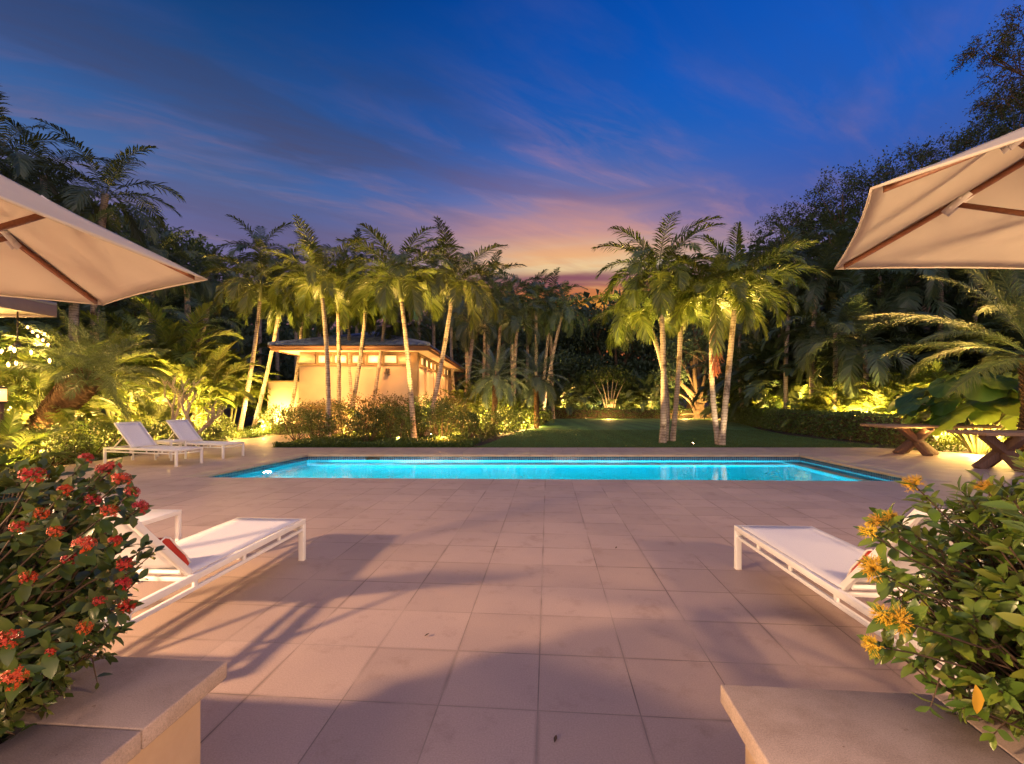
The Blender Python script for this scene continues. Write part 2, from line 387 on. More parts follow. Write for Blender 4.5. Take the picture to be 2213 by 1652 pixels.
# deck of square sandstone pavers
DY = R(-4.5); D0 = A(.125, 2.203, 0)
def deck_mat():
    t = NT('sandstone_pavers'); tc = t.new('ShaderNodeTexCoord')
    br = t.new('ShaderNodeTexBrick', offset=0.0, squash=1.0)
    for k, v in (('Scale', 1.0), ('Mortar Size', .0036), ('Mortar Smooth', .3), ('Bias', 0.0), ('Brick Width', .49), ('Row Height', .49)): br.inputs[k].default_value = v
    br.inputs['Color1'].default_value = (.36, .36, .36, 1); br.inputs['Color2'].default_value = (.64, .64, .64, 1); br.inputs['Mortar'].default_value = (0, 0, 0, 1)
    t.link(tc.outputs['Object'], br.inputs['Vector'])
    tone = t.ramp(br.outputs['Color'], [(.36, (.395, .30, .262)), (.5, (.43, .328, .287)), (.64, (.46, .35, .305))])
    big = t.ramp(t.noise(.55, 5), [(.3, (.88, .86, .87)), (.65, (1.04, 1.02, 1))])
    fine = t.ramp(t.noise(130, 3), [(.3, (.86, .86, .86)), (.7, (1.1, 1.1, 1.1))])
    blot = t.ramp(t.noise(3.1, 7, rough=.68), [(.30, (.80, .77, .75)), (.45, (1, 1, 1)), (.78, (1.06, 1.05, 1.04))])
    c = t.mix(1, t.mix(1, t.mix(1, tone, big, 'MULTIPLY'), fine, 'MULTIPLY'), blot, 'MULTIPLY')
    dirt = t.noise(.9, 3)
    jc = t.ramp(dirt, [(.38, (.13, .095, .08)), (.58, (.40, .31, .265))])
    c = t.mix(br.outputs['Fac'], c, jc)
    # grime that spreads a little from the joints
    br2 = t.new('ShaderNodeTexBrick', offset=0.0, squash=1.0)
    for k, v in (('Scale', 1.0), ('Mortar Size', .02), ('Mortar Smooth', 1.0), ('Brick Width', .49), ('Row Height', .49)): br2.inputs[k].default_value = v
    t.link(tc.outputs['Object'], br2.inputs['Vector'])
    g = t.math('MULTIPLY', br2.outputs['Fac'], t.ramp(t.noise(1.6, 5), [(.45, (0, 0, 0)), (.7, (.55, .55, .55))]))
    c = t.mix(g, c, (.13, .09, .075))
    t.base(c, .62, 0, .35)
    t.link(t.ramp(t.noise(2.2, 4), [(.3, (.5, .5, .5)), (.7, (.74, .74, .74))]), t.b.inputs['Roughness'])
    h = t.math('SUBTRACT', t.math('MULTIPLY', t.noise(160, 4), .25), br.outputs['Fac'])
    t.bump(h, .35, .004)
    return t.m
g3 = lambda x, y: tuple(gp(x, y)[:2])
deck_poly = [(-14, -7), (16.5, -7), (16.5, 11.6), (13.4, 12.5), (12.3, 13.9), (11.6, 14.6), (-7.75, 14.6), g3(640, 955.5), g3(700, 945), g3(790, 937.5),
             g3(1000, 931), g3(1000, 927), g3(790, 930), g3(700, 932), g3(600, 941), g3(520, 950), (-10.5, 14.5), (-10.45, 12.4), (-10.35, 11), (-10.6, 9.6), (-11.5, 8.3), (-14, 7.8)]
def deck_build():
    cs, sn = math.cos(-DY), math.sin(-DY)
    loc = lambda p: (cs * (p[0] - D0[0]) - sn * (p[1] - D0[1]), sn * (p[0] - D0[0]) + cs * (p[1] - D0[1]))
    m = MB(); m.poly([loc(p) for p in deck_poly], 0.0, [[loc(p) for p in pout]])
    o = m.build('deck', deck_mat()); o.location = tuple(D0); o.rotation_euler = (0, 0, DY)
    tag(o, kind='structure')
deck_build()

# lawn
def lawn_mat():
    t = NT('mown_grass')
    n = t.noise(1.2, 5); c = t.ramp(n, [(.3, (.060, .150, .050)), (.7, (.10, .215, .075))])
    f = t.ramp(t.noise(60, 4), [(.3, (.6, .6, .6)), (.7, (1.25, 1.25, 1.2))])
    tc = t.new('ShaderNodeTexCoord'); w = t.new('ShaderNodeTexWave', bands_direction='X'); w.inputs['Scale'].default_value = .28; w.inputs['Distortion'].default_value = 1.0
    t.link(tc.outputs['Object'], w.inputs['Vector'])
    st = t.ramp(w.outputs['Fac'], [(0, (.85, .85, .85)), (1, (1.1, 1.12, 1.08))])
    t.base(t.mix(1, t.mix(1, c, f, 'MULTIPLY'), st, 'MULTIPLY'), .8, 0, .2)
    t.bump(t.noise(45, 4), .8, .03)
    return t.m
lawn_poly = [(-1.25, 14.6), (11.6, 14.6), g3(1900, 963.5), g3(1800, 952), g3(1700, 940), g3(1640, 928), g3(1600, 914), g3(1545, 905), g3(1190, 905), g3(1180, 916), g3(1110, 937), g3(1045, 962)]
m = MB(); m.poly(lawn_poly, -.012); lawn = tag(m.build('lawn', lawn_mat()), kind='structure')
def in_poly(x, y, poly):
    ins = np.zeros(len(x), bool); n = len(poly)
    for i in range(n):
        x1, y1 = poly[i][:2]; x2, y2 = poly[(i + 1) % n][:2]
        c = ((y1 > y) != (y2 > y)) & (x < (x2 - x1) * (y - y1) / (y2 - y1 + 1e-12) + x1); ins ^= c
    return ins
def grass_blades():
    n = 90000
    y = 14.62 + rng.random(n) ** 1.6 * 9; x = rng.uniform(-3, 14, n)
    k = in_poly(x, y, lawn_poly); x, y = x[k], y[k]; n = len(x)
    a = rng.uniform(0, 2 * PI, n); h = rng.uniform(.025, .055, n); w = .006
    p = np.stack([x, y, np.full(n, -.012)], 1); d = np.stack([np.cos(a), np.sin(a), 0 * a], 1)
    tip = p + np.stack([rng.normal(0, .015, n), rng.normal(0, .015, n), h], 1)
    v = np.stack([p - d * w, p + d * w, tip], 1); m = MB(); m.add(v, np.arange(3 * n).reshape(-1, 3))
    tag(m.build('grass', M['grass_blade']), 'short mown grass blades on the lawn beyond the pool', 'grass', kind='stuff')
grass_blades()

# ---- swimming pool
def plaster():
    t = NT('turquoise_plaster')
    t.base(t.ramp(t.noise(1.5, 4), [(.3, (.012, .50, .62)), (.7, (.022, .58, .70))]), .6, 0, .2); return t.m
def mosaic():
    t = NT('blue_mosaic'); tc = t.new('ShaderNodeTexCoord'); mp = t.new('ShaderNodeMapping')
    sx = t.new('ShaderNodeSeparateXYZ'); t.link(tc.outputs['Object'], sx.inputs[0])
    cb = t.new('ShaderNodeCombineXYZ'); t.link(t.math('ADD', sx.outputs[0], sx.outputs[1]), cb.inputs[0]); t.link(sx.outputs[2], cb.inputs[1])
    br = t.new('ShaderNodeTexBrick', offset=0.0, squash=1.0)
    for k, v in (('Scale', 1.0), ('Mortar Size', .004), ('Mortar Smooth', .1), ('Brick Width', .05), ('Row Height', .05)): br.inputs[k].default_value = v
    br.inputs['Color1'].default_value = (.012, .045, .12, 1); br.inputs['Color2'].default_value = (.03, .10, .22, 1); br.inputs['Mortar'].default_value = (.16, .26, .34, 1)
    t.link(cb.outputs[0], br.inputs['Vector']); t.base(br.outputs['Color'], .15, 0, .5); return t.m
def coping_mat():
    t = NT('pale_coping_stone'); t.base(t.ramp(t.noise(3, 6), [(.3, (.36, .29, .22)), (.7, (.47, .39, .30))]), .6, 0, .35)
    t.bump(t.noise(120, 3), .2, .003); return t.m
WZ = -.14
pool = thing('swimming_pool', 'long rectangular swimming pool glowing turquoise in the paved deck', 'swimming pool', (1, 10.8, 0))
pl = A(1, 10.8, 0)
def ring_walls(pts, z0, z1):
    m = MB(); n = len(pts)
    for i in range(n):
        a, b = pts[i] - pl, pts[(i + 1) % n] - pl
        m.add([a * A(1, 1, 0) + A(0, 0, z0), b * A(1, 1, 0) + A(0, 0, z0), b * A(1, 1, 0) + A(0, 0, z1), a * A(1, 1, 0) + A(0, 0, z1)], [[0, 1, 2, 3]])
    return m
PD = -1.35
m = ring_walls(pin, PD, -.24)
m.add([p - pl + A(0, 0, PD) for p in pin], [[0, 1, 2, 3]])
m.build('basin', plaster(), pool)
m = MB(); m.box(A(7.55, 10.5, -.62) - pl, (.5, 3.9, .5), R(-2)); m.build('bench_step', plaster(), pool, bevel=.03)
m = MB(); m.box(A(1.1, 12.34, -.75) - pl, (12.6, .5, .4), R(-.4)); m.build('bench_step', plaster(), pool, bevel=.03)
ring_walls(pin, -.24, -.045).build('tile_band', mosaic(), pool)
m = MB()
def slab(m, quad, zt, zb):
    q = [A(p[0], p[1], 0) - pl * A(1, 1, 0) for p in quad]
    m.add([p + A(0, 0, zt) for p in q] + [p + A(0, 0, zb) for p in q], [[0, 1, 2, 3], [4, 7, 6, 5], [0, 4, 5, 1], [1, 5, 6, 2], [2, 6, 7, 3], [3, 7, 4, 0]])
def coping(p0, p1, q0, q1, n, name):
    m = MB()
    for i in range(n):
        a, b = i / n, (i + 1) / n - .003 / np.linalg.norm(p1 - p0)
        slab(m, [p0 + (p1 - p0) * a, p0 + (p1 - p0) * b, q0 + (q1 - q0) * b, q0 + (q1 - q0) * a], .006, -.045)
    m.build(name, M['coping'], pool, bevel=.006)
M['coping'] = coping_mat()
ov = .03
coping(PN['FL'] - A(-ov, ov, 0), PN['FR'] - A(ov, ov, 0), PO['FL'], PO['FR'], 22, 'coping')
coping(PO['NL'], PO['FL'], PN['NL'] + A(ov, 0, 0), PN['FL'] + A(ov, -ov, 0), 7, 'coping')
coping(PN['NR'] - A(ov, 0, 0), PN['FR'] - A(ov, ov, 0), PO['NR'], PO['FR'], 7, 'coping')
m = MB(); slab(m, [PN['NL'] - A(.3, .12, 0), PN['NR'] + A(.3, -.12, 0), PN['NR'] + A(.3, -.004, 0), PN['NL'] + A(-.3, -.004, 0)], -.005, -.05); m.build('edge_lip', M['coping'], pool)
for px in (806, 1640):          # skimmer mouths in the far tile band
    X = (px - CX) / F * 12.62
    m = MB(); w = .19 if px < 1000 else .2
    for bx in ((0, .055, .012), (0, -.055, .012)): m.box(A(X + bx[0], 12.60, -.11 + bx[1]) - pl, (2 * w, .03, bx[2]))
    for s_ in (-1, 1): m.box(A(X + s_ * w, 12.60, -.11) - pl, (.014, .03, .122))
    fr = m.build('skimmer', M['dark_metal'], pool, bevel=.003)
    m = MB(); m.box(A(X, 12.612, -.11) - pl, (2 * w - .02, .014, .1)); m.build('skimmer_flap', M['rubber'], fr)
def water_mat():
    t = NT('pool_water'); b = t.b
    b.inputs['Base Color'].default_value = (.72, .97, 1, 1); b.inputs['Roughness'].default_value = .0
    b.inputs['IOR'].default_value = 1.33; b.inputs['Transmission Weight'].default_value = 1.0
    t.bump(t.noise(2.6, 4, dist=.6), .16, .02)
    return t.m
m = MB(); q = grow(pin, .0); m.add([A(p[0], p[1], WZ) for p in q], [[0, 1, 2, 3]])
tag(m.build('water', water_mat()), kind='structure')
# pool lamps: one white in the left end wall, the others under the near edge
lampc = A(-5.93, 10.9, -.55)
m = MB(); m.tube([lampc - pl + A(-.02, 0, 0), lampc - pl + A(.02, 0, 0)], .13, 24); lm = m.build('pool_light', M['steel'], pool)
m = MB(); m.tube([lampc - pl + A(.021, 0, 0), lampc - pl + A(.03, 0, 0)], .10, 24); m.build('lens', emit_mat('pool_lamp_lens', (1, .97, .85), 120), lm)
spot(lampc + A(.08, 0, 0), lampc + A(3, -.3, -.6), 9000, (1, .99, .94), 150, .08, .6)
for X in (-3.6, -.6, 2.4, 5.4):
    spot((X, 8.92 - (X + 6) * .03 + .12, -.55), (X + .3, 12.5, -.9), 1250, (.10, .88, 1.0), 165, .1, .5)
# ================================================================ sun loungers
def make_lounger(name, label, casters=False):
    t = thing(name, label, 'sun lounger', group='white sun loungers on the deck')
    L2, W2, H = 1.1, .34, .385
    wm = M['white_metal']; hy = -.27
    m = MB()
    for s in (-1, 1): m.box((s * (W2 - .016), 0, H - .022), (.032, 2 * L2, .044))
    for s in (-1, 1): m.box((0, s * (L2 - .016), H - .022), (2 * W2 - .066, .032, .044))
    m.box((0, hy - .02, H - .03), (2 * W2 - .066, .028, .028))
    m.build('frame', wm, t, bevel=.004)
    for s in (-1, 1):
        m = MB(); m.box((s * (W2 - .016), 0, H - .094), (.026, 2 * L2 - .096, .026))
        for y in (-.75, -.27, .22, .68): m.box((s * (W2 - .016), y, H - .0625), (.02, .03, .037))
        m.build('lower_rail', wm, t, bevel=.003)
    for s in (-1, 1):
        m = MB(); m.box((0, s * (L2 - .02), H - .094), (2 * W2 - .096, .024, .024)); m.build('cross_rail', wm, t, bevel=.003)
    for sx in (-1, 1):
        for sy in (-1, 1):
            m = MB(); m.box((sx * (W2 - .024), sy * (L2 - .024), (H - .045) / 2), (.048, .048, H - .045))
            lg = m.build('leg', wm, t, bevel=.003)
            m = MB(); m.box((sx * (W2 - .024), sy * (L2 - .024), .004), (.05, .05, .012)); m.build('foot_pad', M['piping'], lg)
    # stretched seat fabric
    n = 12; m = MB(); vs = []
    for i in range(n + 1):
        for j in range(7):
            u, v = i / n, j / 6
            vs.append((-W2 + .034 + v * (2 * W2 - .068), hy + u * (L2 - hy - .034), H + .004 - .016 * math.sin(PI * v) * math.sin(PI * min(1, u * 1.02))))
    q = [[i * 7 + j, i * 7 + j + 1, (i + 1) * 7 + j + 1, (i + 1) * 7 + j] for i in range(n) for j in range(6)]
    m.add(vs, q); o = m.build('seat_fabric', M['sling'], t, smooth=True)
    sd = o.modifiers.new('Solidify', 'SOLIDIFY'); sd.thickness = .004
    # reclined back
    a = R(47); ca, sa = math.cos(a), math.sin(a); B = .80
    bp = lambda x, r, off=0.0: (x, hy - r * ca + off * sa, H + r * sa + off * ca)
    m = MB()
    for s in (-1, 1): m.bar(bp(s * (W2 - .055), 0), bp(s * (W2 - .055), B), .032, .04, up=(0, sa, ca))
    m.bar(bp(-W2 + .072, B - .016), bp(W2 - .072, B - .016), .036, .034, up=(0, sa, ca))
    m.bar(bp(-W2 + .072, .05, -.02), bp(W2 - .072, .05, -.02), .024, .024, up=(0, sa, ca))
    br = m.build('back_frame', wm, t, bevel=.004)
    m = MB(); vs = [bp(-W2 + .07 + v * (2 * W2 - .14) / 6, .02 + u * (B - .05) / 8, .012 - .02 * math.sin(PI * v / 6)) for u in range(9) for v in range(7)]
    m.add(vs, [[u * 7 + v, u * 7 + v + 1, (u + 1) * 7 + v + 1, (u + 1) * 7 + v] for u in range(8) for v in range(6)])
    o = m.build('back_fabric', M['sling'], t, smooth=True); sd = o.modifiers.new('Solidify', 'SOLIDIFY'); sd.thickness = .004
    m = MB()
    for s in (-1, 1):
        p = A(*bp(s * (W2 - .085), .40, -.025)); m.bar(p, (s * (W2 - .085), p[1] - .37, H - .05), .022, .022)
    m.bar((-W2 + .04, p[1] - .37, H - .05), (W2 - .04, p[1] - .37, H - .05), .022, .022)
    m.build('prop', wm, t, bevel=.002)
    for s in (-1, 1) if casters else ():
        m = MB(); m.tube([(s * .30, -.3, .245), (s * .30, -.3, .30)], .012, 8)
        w = m.build('caster', M['steel'], t)
        m = MB(); m.tube([(s * .30 - .014, -.3, .232), (s * .30 + .014, -.3, .232)], .032, 16); m.build('wheel', M['rubber'], w)
    return t
lg1 = make_lounger('sun_lounger', 'white mesh sun lounger beside the red flowering bush, red towel at its raised back')
lg1.location = (-2.357, 3.23, 0); lg1.rotation_euler = (0, 0, R(-3.5))
def more(x, y, rz, label):
    o = copy_tree(lg1); o.location = (x, y, 0); o.rotation_euler = (0, 0, R(rz)); o['label'] = label; return o
more(2.275, 2.97, -3.0, 'white mesh sun lounger half hidden by the yellow flowering bush, with a red towel')
lg3 = make_lounger('sun_lounger', 'white sun lounger beyond the pool corner, nearer of the far pair', True); lg3.location = (-8.6, 10.91, 0); lg3.rotation_euler = (0, 0, R(-103.9)); lg1 = lg3
more(-8.42, 12.30, -103.9, 'white sun lounger beyond the pool corner, farther of the far pair, by the bare frangipani')

def make_towel(label, at, rz, flip):
    m = MB(); n = 14; vs = []          # a folded towel leaning on the raised back
    prof = [(-.01, .004), (.05, .0), (.066, .02), (.03, .085), (-.03, .15), (-.10, .235), (-.135, .25), (-.165, .24), (-.176, .205), (-.12, .135), (-.06, .07)]
    W = .21
    k = len(prof)
    for i in range(n + 1):
        x = -W + 2 * W * i / n
        for (y, z) in prof: vs.append((x, y + .003 * math.sin(i * 1.3 + y * 20), z + .004 * math.sin(i * .9) + .004))
    q = [[i * k + j, (i + 1) * k + j, (i + 1) * k + (j + 1) % k, i * k + (j + 1) % k] for i in range(n) for j in range(k)]
    m.add(vs, q); m.f.setdefault(k, []).append(np.array([list(range(k)), list(range((n + 1) * k - 1, n * k - 1, -1))]))
    o = thing('folded_towel', label, 'towel', at, rz, 'red towels on the loungers')
    m.build('cloth', M['red_cloth'], o, smooth=False, bevel=.006)
    for s in (-1, 1):
        m = MB(); m.tube([(s * (W + .002), y, z + .004) for y, z in prof[2:9]], .006, 6); m.build('piping', M['piping'], o)
ex = lambda rz: (math.sin(R(rz)), math.cos(R(rz)))
make_towel('red folded towel with pale piping on the lounger beside the red flowering bush', (-2.357 - .13 * .061, 3.23 - .245, .394), R(-3.5), 1)
make_towel('red folded towel with pale piping on the lounger behind the yellow flowering bush', (2.275, 2.97 - .245, .394), R(-3.0), 1)

def make_table(label, x, y, rz, w, d, h):
    t = thing('side_table', label, 'side table', (x, y, 0), R(rz), 'white side tables by the loungers')
    m = MB(); m.box((0, 0, h - .02), (w, d, .04)); m.build('table_top', M['white_metal'], t, bevel=.004)
    for sx in (-1, 1):
        for sy in (-1, 1):
            m = MB(); m.box((sx * (w / 2 - .02), sy * (d / 2 - .02), (h - .04) / 2), (.036, .036, h - .04)); m.build('leg', M['white_metal'], t, bevel=.003)
make_table('small square white side table between the two far loungers', -8.72, 11.62, -13.9, .55, .42, .5)
make_table('small white side table at the head of the near lounger by the red flowers', -3.28, 3.97, -3.5, .46, .46, .5)

# ================================================================ parasols
def make_parasol(label, x, y, rot, zr, za, Rr):
    t = thing('parasol', label, 'parasol', (x, y, 0), R(rot), 'cream parasols over the near loungers')
    m = MB(); NR_, NTt = 14, 16; vs = []; q = []
    cor = [A(Rr * math.cos(k * PI / 3), Rr * math.sin(k * PI / 3), 0) for k in range(6)]
    for k in range(6):
        a, b = cor[k], cor[(k + 1) % 6]; base = len(vs)
        for i in range(NR_ + 1):
            s = i / NR_
            for j in range(NTt + 1):
                u = j / NTt; w = 4 * u * (1 - u)
                p = (a + (b - a) * u) * s * (1 - .02 * w * s * s)
                z = za + (zr - za) * (s + .03 * math.sin(PI * s)) + .004 * w * s * s - .05 * w * math.sin(PI * s) * .4
                vs.append((p[0], p[1], z + .0025 * math.sin(17 * s + 9 * u + k)))
        q += [[base + i * (NTt + 1) + j, base + (i + 1) * (NTt + 1) + j, base + (i + 1) * (NTt + 1) + j + 1, base + i * (NTt + 1) + j + 1] for i in range(NR_) for j in range(NTt)]
    m.add(vs, q); cn = m.build('canopy', M['canopy'], t, smooth=True)
    sd = cn.modifiers.new('Solidify', 'SOLIDIFY'); sd.thickness = .004; sd.offset = 1
    for k in range(6):                   # hem and corner pocket
        a, b = cor[k], cor[(k + 1) % 6]
        pts = [((a + (b - a) * u) * (1 - .02 * 4 * u * (1 - u)) * .997 + A(0, 0, zr + .004 * 4 * u * (1 - u) - .001)) for u in np.linspace(0, 1, 17)]
        m = MB(); m.tube(pts, .006, 6); m.build('hem', M['canopy'], cn)
    for k in range(6):
        d = cor[k] / Rr
        rib = lambda s: d * Rr * s + A(0, 0, za + (zr - za) * (s + .03 * math.sin(PI * s)) - .019)
        m = MB()
        bb = np.cross(d, (0, 0, 1)); pts = [rib(s_) for s_ in np.linspace(.05, .955, 22)]
        vv = [p + bb * x + A(0, 0, z_) for p in pts for x, z_ in ((-.013, -.026), (.013, -.026), (.013, .008), (-.013, .008))]
        m.add(vv, [[4 * i + j, 4 * i + (j + 1) % 4, 4 * i + 4 + (j + 1) % 4, 4 * i + 4 + j] for i in range(21) for j in range(4)] + [[3, 2, 1, 0], [84, 85, 86, 87]])
        rb = m.build('rib', M['teak'], t)
        j = rib(.54) - A(0, 0, .03)
        m = MB(); m.bar(j, d * .05 + A(0, 0, zr - .22), .022, .032); st = m.build('strut', M['teak'], t)
        m = MB(); b = np.cross(d, (0, 0, 1))
        for s_ in (-1, 1):
            m.bar(rib(.50) + b * s_ * .017 + A(0, 0, .0), rib(.58) + b * s_ * .017 - A(0, 0, .045), .006, .05)
            for pp_ in (rib(.53) - A(0, 0, .003), rib(.56) - A(0, 0, .03)): m.tube([pp_ + b * s_ * .019, pp_ + b * s_ * .026], .011, 10)
        m.build('bracket', M['piping'], rb)
    m = MB(); m.tube([(0, 0, .05), (0, 0, za - .02)], .026, 16); m.build('pole', M['teak'], t, smooth=True)
    m = MB(); m.tube([(0, 0, za - .06), (0, 0, za + .03)], [.06, .05], 12); m.tube([(0, 0, zr - .27), (0, 0, zr - .19)], .055, 12); m.build('hub', M['teak'], t)
    m = MB(); m.tube([(0, 0, za + .03), (0, 0, za + .06), (0, 0, za + .1), (0, 0, za + .13)], [.02, .035, .03, .005], 12); m.build('finial', M['teak'], t, smooth=True)
    m = MB(); m.box((0, 0, .035), (.55, .55, .07)); m.tube([(0, 0, .07), (0, 0, .35)], .035, 16); m.build('base', M['steel'], t, bevel=.01)
    return t
make_parasol('cream parasol with brown ribs over the red flowering bush and its lounger', -3.6, 2.33, 30.5, 2.35, 3.19, 1.70)
make_parasol('cream parasol with brown ribs over the yellow flowering bush and its lounger', 3.52, 2.36, 0.0, 2.60, 3.30, 1.66)

# ================================================================ planters
def stone(name, c1, c2):
    t = NT(name); t.base(t.ramp(t.noise(2.2, 6, rough=.65), [(.3, c1), (.7, c2)]), .7, 0, .3)
    f = t.math('ADD', t.math('MULTIPLY', t.noise(170, 4), .5), t.noise(30, 4)); t.bump(f, .35, .004); return t.m
def speck_stone():
    t = NT('planter_coping'); c = t.ramp(t.noise(1.8, 6, rough=.65), [(.3, (.30, .235, .21)), (.7, (.40, .32, .285))])
    sp = t.ramp(t.noise(240, 3), [(.3, (.78, .78, .78)), (.52, (1, 1, 1)), (.75, (1.22, 1.2, 1.18))])
    st = t.ramp(t.noise(34, 2), [(.22, (.5, .42, .36)), (.3, (1, 1, 1))])
    st2 = t.ramp(t.noise(4, 5, rough=.7), [(.35, (.8, .78, .76)), (.55, (1, 1, 1))])
    t.base(t.mix(1, t.mix(1, t.mix(1, c, sp, 'MULTIPLY'), st, 'MULTIPLY'), st2, 'MULTIPLY'), .75, 0, .25)
    t.bump(t.noise(200, 4), .18, .003); return t.m
M['pcoping'] = speck_stone(); M['pwall'] = stone('planter_wall_stone', (.38, .27, .19), (.48, .36, .26))
def planter(label, corner, sgn, cw):
    """corner: the coping corner nearest the pool; runs towards the house; sgn -1 extends left, +1 right"""
    t = thing('stone_planter', label, 'planter', (corner[0], corner[1], 0), DY)
    W_, D_, Z, T = 2.2, 2.4, .5, .065
    def slabs(x0, x1, y0, y1):
        m.box((sgn * (x0 + x1) / 2, -(y0 + y1) / 2, Z - T / 2), (abs(x1 - x0) - .004, abs(y1 - y0) - .004, T))
    for (x0, x1, y0, y1) in ((0, .70, 0, cw), (.70, 1.45, 0, cw), (1.45, W_, 0, cw), (0, cw, cw, 1.15), (0, cw, 1.15, D_)):
        m = MB(); slabs(x0, x1, y0, y1); m.build('coping_slab', M['pcoping'], t, bevel=.006)
    i = .062
    m = MB(); m.box((sgn * (i + .08), -D_ / 2 - i / 2, (Z - T) / 2), (.16, D_ - i, Z - T - .001)); m.box((sgn * (W_ / 2 + .15), -(i + .08), (Z - T) / 2), (W_ - .4, .16, Z - T - .001))
    m.build('wall', M['pwall'], t, bevel=.004)
    n = 26; vs = []; m = MB()
    for a in range(n + 1):
        for b in range(n + 1):
            x = .16 + (W_ - .2) * a / n; y = .16 + (D_ - .2) * b / n
            vs.append((sgn * x, -y, .40 + .03 * math.sin(3 * x + 2 * y) + .012 * random.random()))
    m.add(vs, [[a * (n + 1) + b, (a + 1) * (n + 1) + b, (a + 1) * (n + 1) + b + 1, a * (n + 1) + b + 1] for a in range(n) for b in range(n)])
    m.build('soil', M['soil'], t)
planter('low sandstone planter holding the red flowering bush', A(-1.092, 1.752), -1, .37)
planter('low sandstone planter holding the yellow flowering bush', A(.733, 1.61), 1, .40)

# ---------------------------------------------------------------- leaves
LEAF_U = np.array([0, .2, .5, .8, 1.]); LEAF_W = np.array([.06, .62, 1., .62, .0])
def leaf_verts(p, d, n, L, W, curl=.15, fold=.25):
    """one real leaf: folded along its midrib and curled; 13 verts"""
    d = unit(d); b = unit(np.cross(d, n)); n = np.cross(b, d); vs = []
    for u, w in zip(LEAF_U, LEAF_W):
        c = p + d * L * u - n * L * curl * u * u
        e = b * W / 2 * w; up = n * W / 2 * w * fold
        vs += [c - e + up, c, c + e + up]
    return vs
LEAF_Q = []
for i in range(4): LEAF_Q += [[3 * i, 3 * i + 1, 3 * i + 4, 3 * i + 3], [3 * i + 1, 3 * i + 2, 3 * i + 5, 3 * i + 4]]
LEAF_Q = np.array(LEAF_Q)

def flower_cluster(seed, mat, style):
    r = np.random.default_rng(seed); m = MB(); n = 46 if style == 'red' else 60
    for k in range(n):
        a = r.uniform(0, 2 * PI); ph = math.acos(r.uniform(.05 if style == 'red' else -.1, 1))
        d = A(math.sin(ph) * math.cos(a), math.sin(ph) * math.sin(a), math.cos(ph))
        q = d * r.uniform(.026, .036) * A(1.1, 1.1, .9)
        m.bar(d * .006, q, .0013, .0013)
        b1 = unit(np.cross(d, r.normal(size=3))); b2 = np.cross(d, b1)
        s = r.uniform(.006, .009) * (1 if style == 'red' else .7)
        for i in range(4):
            e = math.cos(i * PI / 2) * b1 + math.sin(i * PI / 2) * b2; f = np.cross(d, e)
            m.add([q, q + e * s * .55 + f * s * .35, q + e * s + d * s * .15, q + e * s * .55 - f * s * .35], [[0, 1, 2, 3]])
        if style != 'red':
            for i in range(2):
                e = unit(d + r.normal(0, .45, 3)); m.bar(q * .8, q + e * r.uniform(.008, .02), .0011, .0011)
    return m.mesh('flower_cluster', mat)
